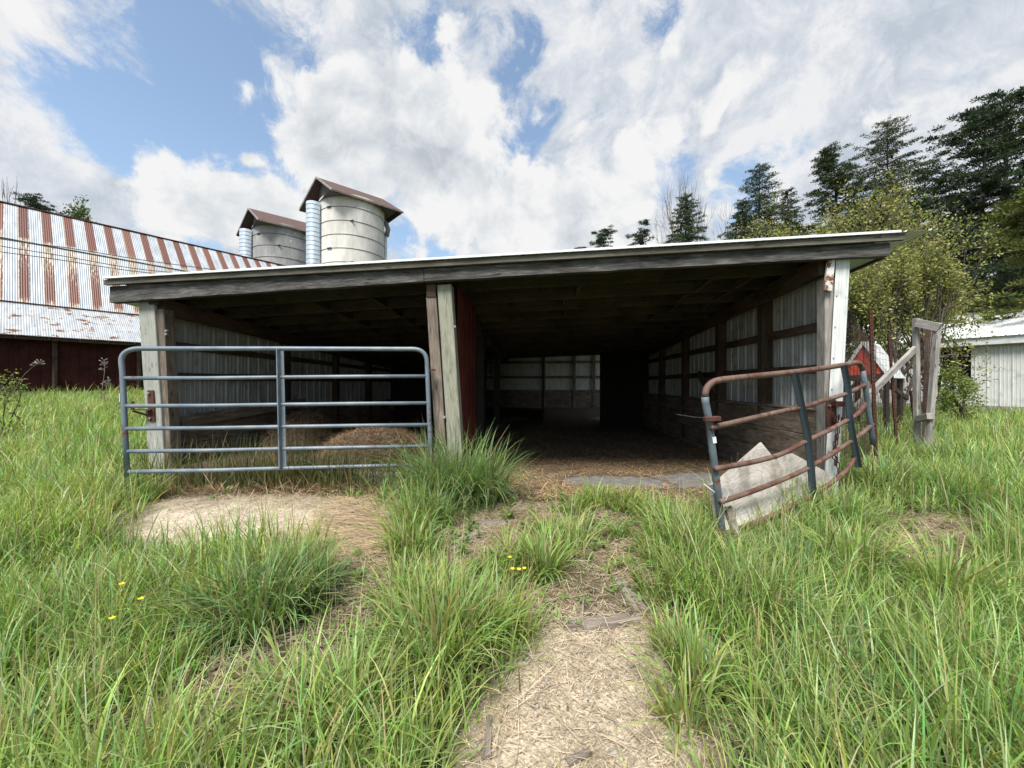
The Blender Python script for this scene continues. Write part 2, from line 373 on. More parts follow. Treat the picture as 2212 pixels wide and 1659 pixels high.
def board(name, mat, parent, p0, p1, w, h, up=(0, 0, 1), seg=6, jit=.002, bevel=.004):
    return MB().beam(p0, p1, w, h, up, seg, jit).build(name, mat, parent, bevel=bevel)

def np_mesh(name, V, loops, starts, mat, parent=None, cols=None, loc=None, smooth=False):
    V = np.asarray(V, np.float64)
    if parent is not None: base = np.array(ROOT[root_of(parent).name][0])
    elif loc is not None: base = np.array(loc, float)
    else: base = np.zeros(3)
    me = bpy.data.meshes.new(name); me.vertices.add(len(V)); me.vertices.foreach_set('co', (V-base).astype(np.float32).ravel())
    me.loops.add(len(loops)); me.loops.foreach_set('vertex_index', np.asarray(loops, np.int32))
    me.polygons.add(len(starts)); me.polygons.foreach_set('loop_start', np.asarray(starts, np.int32))
    me.update(calc_edges=True)
    if smooth: me.polygons.foreach_set('use_smooth', np.ones(len(starts), bool))
    if cols is not None:
        a = me.color_attributes.new('Col', 'FLOAT_COLOR', 'POINT'); c = np.ones((len(V), 4), np.float32); c[:, :3] = cols
        a.data.foreach_set('color', c.ravel())
    me.materials.append(M[mat] if isinstance(mat, str) else mat)
    o = bpy.data.objects.new(name, me); COL.objects.link(o)
    if parent is not None: o.parent = parent
    else: o.location = (base[0], base[1], base[2]+EYE); ROOT[o.name] = (Vector(base), False)
    return o

# photograph ray helpers: x = (u-1106)/832 * y ; z = (829.5-v)/832 * y  (z relative to the eye)
def P(u, v, y): return Vector(((u-1106)/832*y, y, (829.5-v)/832*y))
CA, SA = .9966, .0828; Y0 = 4.38          # the shed is turned by 4.75 degrees
def SL(u, v, b):
    """point of the shed frame at depth b behind its front line -> (a, b, z)"""
    r = (u-1106)/832; a = (r*(Y0+b*CA)-b*SA)/(CA+r*SA); return (a, b, (829.5-v)/832*(Y0-a*SA+b*CA))
def SW(a, b, z=0): return Vector((a*CA+b*SA, Y0-a*SA+b*CA, z))
def W2S(x, y): 
    y = y-Y0; return x*CA-y*SA, x*SA+y*CA

# ------------------------------------------------------------------ terrain
def sst(x, a, b): t = np.clip((x-a)/(b-a), 0, 1); return t*t*(3-2*t)
def gz(x, y):
    x = np.asarray(x, float); y = np.asarray(y, float)
    z = -1.5+.25*sst(y, 1.0, 4.2)
    z = z+.034*np.clip(y-4.5, 0, 20)*sst(-x, 4.6, 9)*sst(y, 3, 6)
    z = z+.018*(np.sin(x*1.9+y*1.3)+np.sin(x*.8-y*2.1+1)+.6*np.sin(x*4.3+2)*np.sin(y*3.7))*sst(y, .5, 1.5)
    z = z+.07*np.exp(-((x+2.6)/1.2)**2-((y-3.75)/.38)**2)
    a, b = W2S(x, y)
    ins = sst(a, -5.0, -4.65)*sst(-a, -3.75, -3.5)*sst(b, -.15, .02)*sst(-b, -16.6, -16.2)
    ins2 = sst(a, -3.1, -2.9)*sst(-a, -8.2, -8)*sst(b, 7.3, 7.5)*sst(-b, -16.6, -16.2)
    k = np.maximum(ins, ins2); return z*(1-k)+(-1.42)*k
def uvof(x, y):
    z = gz(x, y); yy = np.maximum(y, .3); return 1106+832*x/yy, 829.5-832*z/yy
def ell(u, v, L):
    s = np.zeros_like(u)
    for cu, cv, ru, rv in L: s = np.maximum(s, np.clip(1.45-np.sqrt(((u-cu)/ru)**2+((v-cv)/rv)**2), 0, 1)/.9)
    return np.clip(s, 0, 1)
SAND = [(540, 1135, 260, 62), (720, 1130, 130, 40), (400, 1145, 120, 48)]
GRAV = [(1285, 1610, 235, 150), (1320, 1440, 200, 95), (1210, 1500, 110, 90), (1290, 1385, 110, 45), (1150, 1640, 110, 70), (1085, 1610, 85, 100), (1270, 1800, 270, 190), (1060, 1720, 90, 150)]
STRAW = [(770, 1175, 90, 75), (800, 1250, 55, 60), (1250, 1085, 290, 55), (1020, 1170, 85, 110), (1100, 1130, 90, 70), (1350, 1180, 75, 85),
         (2010, 1175, 115, 60), (1180, 1290, 70, 60), (600, 1075, 240, 26), (1930, 1150, 40, 30)]
DIRT = [(1320, 1310, 150, 95), (650, 1410, 175, 85), (430, 1570, 130, 80), (230, 1650, 110, 55), (530, 1500, 140, 85), (770, 1310, 90, 75), (880, 1560, 60, 60), (1000, 1200, 50, 80), (740, 1340, 50, 50)]
def wob(x, y): return .12*np.sin(x*7+np.sin(y*5)*2)+.1*np.sin(y*11+x*3)+.07*np.sin(x*17-y*13)
def masks(x, y):
    u, v = uvof(x, y); n = wob(x, y); near = (y < 9) & (y > .3)
    f = lambda L: np.clip(ell(u, v, L)+n*ell(u, v, L), 0, 1)*near
    return f(SAND), f(GRAV), f(STRAW), f(DIRT)
def ground():
    def axis(lo, hi, st, far, gr): 
        a = list(np.arange(lo, hi, st)); s = st
        up = [hi]
        while up[-1] < far: s *= gr; up.append(up[-1]+s)
        s = st; dn = []; c = lo
        while c > -far: s *= gr; c -= s; dn.append(c)
        return np.array(dn[::-1]+a+up)
    xs = axis(-6, 7, .05, 900, 1.12); ys = axis(.3, 6, .05, 900, 1.12)
    X, Y = np.meshgrid(xs, ys); Z = gz(X, Y); s, g, st, d = masks(X, Y)
    rough = (rng.random(X.shape)-.5)*.012*((Y < 6) & (Y > .3)); Z = Z+rough
    n = len(xs); m = len(ys); idx = np.arange(n*m).reshape(m, n)
    q = np.stack([idx[:-1, :-1], idx[:-1, 1:], idx[1:, 1:], idx[1:, :-1]], -1).reshape(-1, 4)
    base = np.array((.075, .085, .032)); C = np.ones(X.shape+(3,))*base
    for w_, c in ((d, (.18, .14, .10)), (st, (.27, .21, .14)), (g, (.60, .52, .40)), (s, (.62, .55, .45))):
        w_ = np.clip(w_*1.2, 0, 1)[..., None]; C = C*(1-w_)+np.array(c)*w_
    m_, t, b, _ = material('soil and grit'); at = t.new('ShaderNodeVertexColor', layer_name='Col').outputs[0]; o = objc(t)
    n1 = t.noise(o, 55, 8, .75); n2 = t.noise(o, 5, 5, .6); n3 = t.voro(o, 70)
    col = t.mix(1, at, t.ramp(n1, [(.32, (.40, .36, .32)), (.5, (.92, .9, .88)), (.66, (1.35, 1.33, 1.3))]), 'MULTIPLY')
    col = t.mix(1, col, t.ramp(n2, [(.3, (.62, .58, .52)), (.65, (1.1, 1.1, 1.1))]), 'MULTIPLY')
    t.link(col, b.inputs['Base Color']); b.inputs['Roughness'].default_value = .95; b.inputs['Specular IOR Level'].default_value = .1
    t.link(t.bump(t.math('ADD', n1, t.math('MULTIPLY', n3, .5)), .9, .02), b.inputs['Normal'])
    V = np.stack([X, Y, Z], -1).reshape(-1, 3)
    g_ = np_mesh('ground', V, q.ravel(), np.arange(len(q))*4, m_, cols=C.reshape(-1, 3), smooth=True, loc=(0, 0, -1.5)); tag(g_, 'rough sandy and grassy farmyard ground', None, kind='structure')
ground()

# ------------------------------------------------------------------ the pole shed
ZR = -1.24
shed = thing('pole_shed', (0, Y0, ZR), 'long low open-front pole shed with grey timber header, metal roof and dark interior', 'shed', rz=-math.atan2(SA, CA))
HB = [SL(238, 653, -.08), SL(330, 647, -.08), SL(620, 628, -.08), SL(916, 607, -.08), SL(1250, 588, -.08), SL(1600, 569, -.08), SL(1922, 552, -.08)]
HT = [SL(238, 619, -.08), SL(330, 614, -.08), SL(620, 597, -.08), SL(916, 581, -.08), SL(1250, 563, -.08), SL(1600, 543, -.08), SL(1922, 524, -.08)]
ha = np.array([p[0] for p in HB]); hb = np.array([p[2] for p in HB]); ht = np.array([p[2] for p in HT])
kb = np.polyfit(ha, hb, 2); kt = np.polyfit(ha, ht, 2)
SB = -.050
def zb(a): return float(np.polyval(kb, a))
def ztop(a): return float(np.polyval(kt, a))
def zroof(a, b): return ztop(a)+.075+SB*(b+.08)
AL0, AR0 = ha[0], ha[-1]
def header(a0, a1, jl):
    m = MB(); n = max(4, int(round((a1-a0)/.18))); rr = random.random()*30
    ring = []
    for k in range(n+1):
        a = a0+(a1-a0)*k/n; z0 = zb(a)+random.uniform(-.004, .004); z1 = ztop(a)
        ring.append([(a, -.085+random.uniform(-.002, .002), z0), (a, .0, z0), (a, .0, z1), (a, -.085, z1)])
    for k in range(n):
        A, B_ = ring[k], ring[k+1]; x0 = A[0][0]; x1 = B_[0][0]
        for i, (h0, h1) in enumerate(((0, .085), (.085, .24), (.24, .33), (.33, .49))):
            j = (i+1) % 4; m.poly([A[i], B_[i], B_[j], A[j]], [(rr+x0, h0), (rr+x1, h0), (rr+x1, h1), (rr+x0, h1)])
    m.poly(ring[0], [(0, 0), (0, .1), (.05, .1), (.05, 0)]); m.poly(ring[-1][::-1], [(0, 0), (0, .1), (.05, .1), (.05, 0)])
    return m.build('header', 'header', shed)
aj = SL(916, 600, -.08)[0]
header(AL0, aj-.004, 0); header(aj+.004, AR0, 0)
def strip(name, mat, a0, a1, f0, f1, b0, b1):
    m = MB(); n = int((a1-a0)/.2); rr = random.random()*9; ring = []
    for k in range(n+1):
        a = a0+(a1-a0)*k/n; z0 = f0(a); z1 = f1(a); ring.append([(a, b0, z0), (a, b1, z0), (a, b1, z1), (a, b0, z1)])
    for k in range(n):
        A, B_ = ring[k], ring[k+1]
        for i, (h0, h1) in enumerate(((0, .05), (.05, .12), (.12, .17), (.17, .24))):
            j = (i+1) % 4; m.poly([A[i], B_[i], B_[j], A[j]], [(rr+A[0][0], h0), (rr+B_[0][0], h0), (rr+B_[0][0], h1), (rr+A[0][0], h1)])
    m.poly(ring[0]); m.poly(ring[-1][::-1]); return m.build(name, mat, shed)
strip('drip_board', 'drip', AL0-.02, AR0+.10, lambda a: ztop(a)+.008, lambda a: ztop(a)+.066, -.135, -.089)

def ribbed(mb, f0, f1, L, nrm, per=.229, maj=.019, mnr=.005, s0=0.0, uoff=0.0):
    """steel sheet: profile along s in 0..L, f0(s)/f1(s) are its two ends, ribs stand out along nrm"""
    prof = [(0, 0), (.012, maj), (.032, maj), (.044, 0), (per*.40, 0), (per*.43, mnr), (per*.49, mnr), (per*.52, 0), (per*.68, 0), (per*.71, mnr), (per*.77, mnr), (per*.80, 0)]
    pts = []; k = 0
    while k*per < L:
        for s, h in prof:
            if s0 <= k*per+s <= L: pts.append((k*per+s, h))
        k += 1
    pts.append((L, 0)); nrm = Vector(nrm); i0 = len(mb.v)
    for s, h in pts: mb.v.append(tuple(Vector(f0(s))+nrm*h)); mb.v.append(tuple(Vector(f1(s))+nrm*h))
    for k in range(len(pts)-1):
        A = i0+2*k; s, s2 = pts[k][0], pts[k+1][0]; l = (Vector(f1(s))-Vector(f0(s))).length
        mb.face([A, A+2, A+3, A+1], [(0, s), (0, s2), (l, s2), (l, s)])
    return mb
# roof sheet: ribs run from the front edge to the back
BB = 7.9; tipL = SL(224, 612, -.15)[0]; tipR = SL(2016, 502, -.15)[0]
m = MB(); LR = tipR-tipL
fr_ = lambda s: (tipL+s, -.16, zroof(tipL+s, -.16)); bk_ = lambda s: (tipL+s, BB, zroof(tipL+s, BB))
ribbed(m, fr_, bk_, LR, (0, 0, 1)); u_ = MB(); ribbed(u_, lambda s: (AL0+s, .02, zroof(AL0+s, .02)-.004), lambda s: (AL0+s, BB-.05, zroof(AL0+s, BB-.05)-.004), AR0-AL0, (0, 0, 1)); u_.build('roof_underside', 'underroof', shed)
n = 60
for k in range(n):     # turned-down front edge of the sheet
    a = tipL+LR*k/n; a2 = tipL+LR*(k+1)/n
    if a2 > AR0+.12: break
    m.poly([(a, -.162, zroof(a, -.16)-.004), (a2, -.162, zroof(a2, -.16)-.004), (a2, -.162, zroof(a2, -.16)+.020), (a, -.162, zroof(a, -.16)+.020)])
m.build('roof', 'roofsteel', shed)
# closed underside at the two eaves
AL = SL(365, 800, .22)[0]; AR = SL(1783, 691, .05)[0]      # inner faces of the side walls
for a0, a1 in ((AL0+.005, AL-.13), (AR+.17, AR0+.0)):
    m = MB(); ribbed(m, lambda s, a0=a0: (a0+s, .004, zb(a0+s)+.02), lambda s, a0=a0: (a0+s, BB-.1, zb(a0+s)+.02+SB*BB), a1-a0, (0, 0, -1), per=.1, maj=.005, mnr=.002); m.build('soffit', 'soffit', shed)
    e = a0 if a0 < 0 else a1
    MB().beam((e, .0, (zb(e)+ztop(e))/2), (e, BB, (zb(e)+ztop(e))/2+SB*BB), .03, .15).build('rake_board', 'inner', shed)
# purlins across, with short blocks
for k in range(13):
    b = .42+k*.6
    for (a0, a1) in ((AL-.1, -.9), (-.78, AR+.1)):
        z0 = zb(a0)+.075+SB*b; z1 = zb(a1)+.075+SB*b
        MB().beam((a0, b, z0), (a1, b, z1), .04, .14, seg=4, jit=.003).build('purlin', 'purlin', shed)
    if k < 6:
        for a in (-2.9+.3*random.random(), -1.9, .6+.4*random.random(), 2.2+.3*random.random(), 2.9):
            z = zb(a)+.075+SB*(b+.3); MB().beam((a, b+.02, z+.01), (a, b+.58, z+.01-.03), .04, .10).build('blocking', 'purlin', shed)
# girders over the side walls and the middle
for a, wd, dz in ((AL+.05, .10, -.05), (AR-.03, .10, -.045), (-.84, .09, -.045)):
    b0 = .06 if a < -2 else .03
    MB().beam((a, b0, zb(a)+dz+.0), (a, BB, zb(a)+dz+SB*BB), wd, .19, seg=8, jit=.003).build('girder', 'inner', shed, bevel=.005)
# posts at the front
def post(name, mat, u0, u1, ub, vt, b, dep, vb=1050, bot=-1.42, width=None):
    t0 = SL(u0, vt, b); t1 = SL(u1, vt, b); B0 = SL(ub, vb, b); wd = width or (t1[0]-t0[0]); zt = t0[2]
    k = (bot-zt)/(B0[2]-zt); c0 = t0[0]+wd/2; cb = c0+(B0[0]-t0[0])*k
    return MB().beam((c0, b+dep/2, zt), (cb, b+dep/2, bot), wd, dep, up=(0, 1, 0), seg=10, jit=.002).build(name, mat, shed, bevel=.006)
post('corner_board', 'corner', 298, 332, 324, 652, .0, .045)
post('corner_post', 'brownpost', 331, 352, 350, 668, .03, .15, width=.135)
MB().beam(SL(331, 664, .05)[:2]+(zb(AL)-.005,), SL(352, 664, .05)[:2]+(zb(AL)-.005,), .12, .07).build('post_cap_block', 'inner', shed)
c = post('centre_post', 'treated', 944, 974, 966, 615, .0, .14, vb=950)
c2 = post('jamb_post', 'brownpost', 920, 942.5, 940, 641, .012, .10, vb=950)
a_, _, z_ = SL(931, 626, .0); MB().beam((a_-.055, .06, z_-.01), (a_+.055, .06, z_-.01), .12, .15).build('post_cap_block', 'inner', shed, bevel=.005)
a_, _, z_ = SL(972, 900, -.0); MB().beam((a_+.06, .08, z_-.12), (a_+.045, .1, z_+.08), .02, .05).build('split_sliver', 'greywood', shed)
post('corner_post', 'greywood', 1783, 1806, 1781, 600, .02, .13, vb=1040)
wp = MB()      # white steel trim round the right corner, ribbed face
t0 = SL(1806, 560, -.004); t1 = SL(1836, 558, -.004); b0_ = SL(1783, 1000, -.004); dx = (b0_[0]-t0[0])/(b0_[2]-t0[2])
def tr(z): return t0[0]+dx*(z-t0[2])
W_ = t1[0]-t0[0]; zt_, zb_ = t0[2], -1.30
ribbed(wp, lambda s: (tr(zb_)+s, -.006, zb_), lambda s: (tr(zt_)+s, -.006, zt_), W_, (0, -1, 0), per=.075, maj=.004, mnr=.002)
for k in range(16):
    z0 = zb_+(zt_-zb_)*k/16; z1 = zb_+(zt_-zb_)*(k+1)/16; j = .004*math.sin(k*1.7)
    wp.poly([(tr(z0)+W_, -.006, z0), (tr(z0)+W_+.006+j, .13, z0), (tr(z1)+W_+.006+j, .13, z1), (tr(z1)+W_, -.006, z1)])
wp.build('corner_trim', 'whitesteel', shed)
for k in range(7):
    z = zt_-.06-k*.33; m = MB(); m.tube([(tr(z)+.02, -.018, z), (tr(z)+.02, -.004, z)], .006, 8); m.build('screw', 'bolt', shed)
a_, _, z_ = SL(1797, 560, -.012); a2_, _, z2_ = SL(1790, 629, -.012)
MB().beam((a_-.01, -.012, z_), (a2_-.01, -.012, z2_), .075, .03, up=(0, 1, 0)).build('rusty_strap', 'rustwhite', shed, bevel=.004)
# side walls: steel sheets, girts, posts and plank skirts
ZPL = -.30
def side(a, sgn, plank_z, floor_z, L, girts, posts):
    zf = lambda b: zb(a)+SB*b+.02
    m = MB(); ao = a+sgn*.13
    ribbed(m, lambda s: (ao, .10+s, floor_z-.1), lambda s: (ao, .10+s, zroof(a, .1+s)-.01), L, (-sgn, 0, 0)); m.build('side_wall', 'siding', shed)
    m = MB(); ribbed(m, lambda s: (ao+sgn*.006, .10+s, floor_z-.15), lambda s: (ao+sgn*.006, .10+s, zroof(a, .1+s)-.01), L, (sgn, 0, 0)); m.build('outer_wall', 'whitesteel', shed)
    for z0, z1, h in girts: MB().beam((a+sgn*.08, .16, z0), (a+sgn*.08, L, z1), .04, h, seg=10, jit=.004).build('girt', 'inner', shed, bevel=.004)
    for b in posts: MB().beam((a+sgn*.06, b, floor_z), (a+sgn*.06, b, zf(b)-.05), .14, .13, up=(0, 1, 0), seg=5, jit=.004).build('wall_post', 'inner', shed, bevel=.005)
    z = plank_z; k = 0
    while z > floor_z:
        h = min(.285, z-floor_z+.02); MB().beam((a+sgn*.01-.0*k, .03+.02*random.random(), z-h/2), (a+sgn*.01, L, z-h/2), .04, h-.007, seg=12, jit=.003).build('wall_plank', 'plank', shed, bevel=.004); z -= h; k += 1
    MB().beam((a+sgn*.06, .17, plank_z+.012), (a+sgn*.06, L, plank_z+.012), .16, .022, seg=10, jit=.003).build('plank_ledge', 'plank', shed)
side(AR, 1, ZPL, -1.26, 7.7, [(.70-.05, .72-.05, .10), (.22-.05, .23-.05, .10)], (.95+.35, 2.65, 4.3, 6.0))
side(AL, -1, -.52, -1.26, 7.7, [(.10, .13, .10), (.52, .42, .09)], (2.55, 4.3, 6.0))
MB().beam((AL+.06, .35, -.50), (AL+.10, 2.9, -.36), .04, .16, seg=6, jit=.004).build('loose_plank', 'plank', shed, bevel=.004)
MB().beam((AR-.06, 3.3, .2), (AR-.06, 2.65, -.25), .05, .12).build('corner_brace', 'inner', shed)
# partitions and the far end
m = MB(); ribbed(m, lambda s: (-.66, .14+s, -1.3), lambda s: (-.66, .14+s, zb(-.7)-.02), 1.25, (1, 0, 0), per=.28, maj=.006, mnr=.0); m.build('red_partition', 'redboard', shed)
m = MB(); ribbed(m, lambda s: (-.70, 1.39-s, -1.3), lambda s: (-.70, 1.39-s, zb(-.7)-.02), 1.25, (-1, 0, 0), per=.28, maj=.006, mnr=.0); m.build('partition_back', 'inner', shed)
for b in (2.9, 5.4): MB().beam((-.84, b, -1.3), (-.84, b, zb(-.84)-.1), .14, .14, up=(0, 1, 0)).build('inner_post', 'dark', shed)
aB = SL(1296, 800, 7.6)[0]
def wallbox(name, mat, a0, a1, b, z0, z1, th=.06): MB().beam(((a0+a1)/2, b, z0), ((a0+a1)/2, b, z1), abs(a1-a0), th, up=(0, 1, 0)).build(name, mat, shed)
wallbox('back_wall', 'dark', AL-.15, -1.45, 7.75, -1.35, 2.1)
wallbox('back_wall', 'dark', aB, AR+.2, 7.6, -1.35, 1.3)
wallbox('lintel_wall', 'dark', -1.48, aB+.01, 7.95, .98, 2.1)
# rear wing behind the opening, lit from an opening in its right side
BE = 15.9; RA0, RA1, RZ = -3.0, 4.1, 2.05
m = MB(); ribbed(m, lambda s: (RA0+s, BE, -1.35), lambda s: (RA0+s, BE, RZ), RA1-RA0, (0, -1, 0), per=.305, maj=.03, mnr=.01); m.build('far_wall', 'farsiding', shed)
MB().beam((0, 0, 0), (.1, 0, 0), .1, .1)
for k in range(4): MB().beam((RA0, BE-.16, -.45-k*.29), (RA1, BE-.16, -.45-k*.29), .05, .289, seg=10, jit=.001).build('far_plank', 'plank', shed)
for z in (.36, 1.14): MB().beam((RA0, BE-.12, z), (RA1, BE-.12, z), .05, .13).build('far_girt', 'plank', shed)
for u in (1283, 1240, 1175, 1040): 
    a = SL(u, 800, BE-.2)[0]; MB().beam((a, BE-.21, -1.3), (a, BE-.21, RZ), .15, .06, up=(0, 1, 0)).build('far_post', 'plank', shed)
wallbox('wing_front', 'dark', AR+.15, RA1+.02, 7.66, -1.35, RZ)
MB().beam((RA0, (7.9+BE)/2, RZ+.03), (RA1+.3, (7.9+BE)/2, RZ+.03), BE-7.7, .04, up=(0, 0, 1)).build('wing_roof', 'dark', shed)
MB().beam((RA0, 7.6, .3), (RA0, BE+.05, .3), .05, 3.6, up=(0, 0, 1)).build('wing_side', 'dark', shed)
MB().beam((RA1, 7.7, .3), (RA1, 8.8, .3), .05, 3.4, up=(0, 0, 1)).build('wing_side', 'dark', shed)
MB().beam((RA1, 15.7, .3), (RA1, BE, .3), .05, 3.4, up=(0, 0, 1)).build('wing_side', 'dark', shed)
MB().beam((.33, 7.7, .3), (.33, 14.2, .3), .05, 3.4, up=(0, 0, 1)).build('wing_light_blocker', 'dark', shed)  # added wall, nearly edge-on, keeps side light off the far wall's left part
# floors
def m_floor():
    m_, t, b, _ = material('strawy concrete floor'); o = objc(t)
    st = t.noise(t.mapping(o, (7, 60, 1), rot=(0, 0, .25)), 1, 6, .7, .6); st2 = t.noise(t.mapping(o, (50, 8, 1), rot=(0, 0, .5)), 1, 5, .7, .6)
    f = t.math('MAXIMUM', st, st2); dung = t.ramp(f, [(.42, (.035, .024, .015)), (.58, (.11, .078, .048)), (.72, (.30, .22, .135))])
    slab = t.ramp(t.noise(o, 9, 6, .6), [(.3, (.10, .095, .088)), (.7, (.19, .185, .175))])
    s = t.new('ShaderNodeSeparateXYZ'); t.link(o, s.inputs[0])
    def patch(cx, cy, rx, ry):
        dx_ = t.math('DIVIDE', t.math('SUBTRACT', s.outputs[0], cx), rx); dy_ = t.math('DIVIDE', t.math('SUBTRACT', s.outputs[1], cy), ry)
        return t.math('SQRT', t.math('ADD', t.math('MULTIPLY', dx_, dx_), t.math('MULTIPLY', dy_, dy_)))
    d = t.math('MINIMUM', patch(1.25, .62, .75, .30), patch(2.5, .75, .75, .42)); d = t.math('ADD', d, t.math('MULTIPLY', t.math('SUBTRACT', t.noise(o, 6, 5, .65), .5), 1.6))
    t.link(t.mix(t.mr(d, .8, 1.0), slab, dung), b.inputs['Base Color']); b.inputs['Roughness'].default_value = .9
    t.link(t.bump(f, .8, .015), b.inputs['Normal']); return m_
M['floor'] = m_floor()
def slab(name, mat, a0, a1, b0, b1, ztop_, zbot, jit=.0, n=24):
    m = MB(); N = [[(a0+(a1-a0)*i/n, b0+(b1-b0)*j/n+(random.uniform(-jit, jit) if j == 0 else 0), ztop_+random.uniform(-1, 1)*min(jit*.3, .012)) for i in range(n+1)] for j in range(n+1)]
    for j in range(n):
        for i in range(n): m.poly([N[j][i], N[j][i+1], N[j+1][i+1], N[j+1][i]])
    for i in range(n): p, q = N[0][i], N[0][i+1]; m.poly([(p[0], p[1], zbot), (q[0], q[1], zbot), q, p])
    for i in range(n): p, q = N[i][n], N[i+1][n]; m.poly([(p[0], p[1], zbot), (q[0], q[1], zbot), q, p])
    return m.build(name, mat, shed)
slab('floor', 'floor', -.72, AR+.1, -.18, BE+.1, -1.235, -1.4, jit=.05)
slab('floor', 'floor', RA0, -.72, 7.7, BE+.1, -1.236, -1.4)
slab('floor', 'floor', AR+.1, RA1+.4, 7.7, BE+.1, -1.236, -1.4)
slab('raised_floor', 'floor', AL-.1, -.74, .10, 7.7, -1.035, -1.4, jit=.03); slab('kerb', 'concrete', AL-.1, -.74, -.08, .096, -1.05, -1.4, jit=.03)
# bolts, insulators, brackets
def bolt(u, v, b, r=.014, mat='bolt', par=None, nm='bolt'):
    a, _, z = SL(u, v, b); return MB().tube([(a, b-.022, z), (a, b+.01, z)], r, 8).build(nm, mat, par or shed)
bolt(975-15, 901, -.008, .017); bolt(983, 706-53+53, .03, .014); bolt(401-40, 712+3, .03, .014)
a, _, z = SL(361, 801, -.0)
def bracket(u, v0, v1, b, w_):
    p0 = SL(u, v0, b); p1 = SL(u+3, v1, b); g = MB().beam(p0, p1, w_, .012, up=(0, 1, 0)).build('hinge_plate', 'rust', shed, bevel=.002)
    return g
g = bracket(325, 843, 910, -.012, .085)
for v in (851, 905): bolt(323 if v < 900 else 326, v-2, -.018, .013, par=g)
p = SL(318, 884, -.02); MB().beam((p[0]-.10, -.10, p[2]+.0), (p[0]+.06, -.015, p[2]-.005), .10, .012).build('hook', 'rust', g)
MB().beam((p[0]-.105, -.10, p[2]-.0), (p[0]-.105, -.10, p[2]+.10), .03, .02, up=(0, 1, 0)).build('hook_tip', 'rust', g)
MB().beam((p[0]-.10, -.10, p[2]-.015), (p[0]+.05, -.015, p[2]-.09), .02, .02).build('hook_brace', 'rust', g)
g = bracket(1794, 858, 922, -.03, .10); bolt(1806, 855, -.035, .014, par=g); bolt(1790, 876, -.035, .012, par=g)
p = SL(1805, 872, -.03); MB().beam((p[0]-.05, -.07, p[2]), (p[0]+.07, -.07, p[2]), .08, .055).build('hinge_lug', 'rust', g, bevel=.003)
bolt(368, 845+30, .03, .018, 'rust', nm='rusty_bolt'); bolt(361, 722, .03, .016)

# ------------------------------------------------------------------ chain on the right post
ch = thing('chain', SW(*SL(1808, 1010, -.06)[:2], -1.2), 'rusty link chain hanging from the hinge plate on the white corner post', 'chain')
def link_ring(c, L, w_, r, axis, tilt=0):
    m = MB(); pts = []
    for k in range(15):
        t = 2*math.pi*k/14; x = w_*math.cos(t); z = math.sin(t)*w_+(L if math.sin(t) > 0 else -L)
        pts.append(Vector(c)+Vector((x*axis[0], x*axis[1], z)))
    return m.tube(pts, r, 6, caps=False)
for (u0, v0, n_, v1) in ((1804, 905, 8, 1000), (1808, 905, 11, 1030)):
    for k in range(n_):
        a, b, z = SL(u0+3*math.sin(k*.9), v0+(v1-v0)*k/(n_-1), -.075); q = SW(a, b, z)
        link_ring(q, .016, .014, .005, ((1, 0), (.3, .95))[k % 2]).build('link', 'rust', ch, smooth=True)
m = MB()
for k in range(5):
    a, b, z = SL(1800+6*k, 897+4*(k % 2)+2*k, -.08); q = SW(a, b, z); link_ring(q, .014, .013, .005, (.8, .6)).build('link', 'rust', ch, smooth=True)

# ------------------------------------------------------------------ gates
def arc(p, q, r, n=7):   # quarter bend helper between two directions, p -> q with corner r
    return [p.lerp(r, t/n).lerp(r.lerp(q, t/n), t/n) for t in range(n+1)]
def gy(u): return 1/(1/3.94+(1/4.35-1/3.94)*(u-262)/(927-262))
G1 = thing('farm_gate', P(600, 1020, 4.14), 'closed blue grey six rail tube gate across the left bay of the shed', 'gate')
G = lambda u, v: P(u, v, gy(u))
pts = [G(275, 1030), G(270, 930), G(264.5, 800)]+arc(G(262.5, 782), G(300, 753), G(261, 755))+[G(607, 753), G(888, 754)]+arc(G(893, 754), G(922, 780), G(920, 755))+[G(925, 850), G(929, 950), G(932, 1010)]
MB().tube(pts, .0245, 12).build('outer_tube', 'gate', G1, smooth=True)
for vl, vr in ((817, 812.6), (877, 870.6), (926, 917.5), (975, 963.8), (1019, 1004)):
    ul = 266+(vl-800)*.04; p = [G(ul, vl), G(450, vl+(vr-vl)*.25+.8), G(607, vl+(vr-vl)*.5), G(780, vl+(vr-vl)*.75-.5), G(926, vr)]
    MB().tube(p, .0205, 10).build('rail', 'gate', G1, smooth=True)
for du, dy in ((0, -.028),):
    m = MB(); m.beam(G(604, 755)+Vector((0, dy, 0)), G(610, 1012)+Vector((0, dy, 0)), .012, .06, up=(0, 1, 0)); m.beam(G(609, 756)+Vector((.0, dy+.02, 0)), G(615, 1011)+Vector((.0, dy+.02, 0)), .05, .008, up=(0, 1, 0))
    m.build('centre_brace', 'gate', G1, bevel=.002)
MB().beam(G(918, 800), G(940, 799)+Vector((0, .02, 0)), .03, .02).build('hinge_clip', 'rust', G1)
MB().beam(G(266.5-3.5, 850)+Vector((0, -.01, 0)), G(267-3.5, 868)+Vector((0, -.01, 0)), .006, .03, up=(0, 1, 0)).build('sticker', 'white', G1)

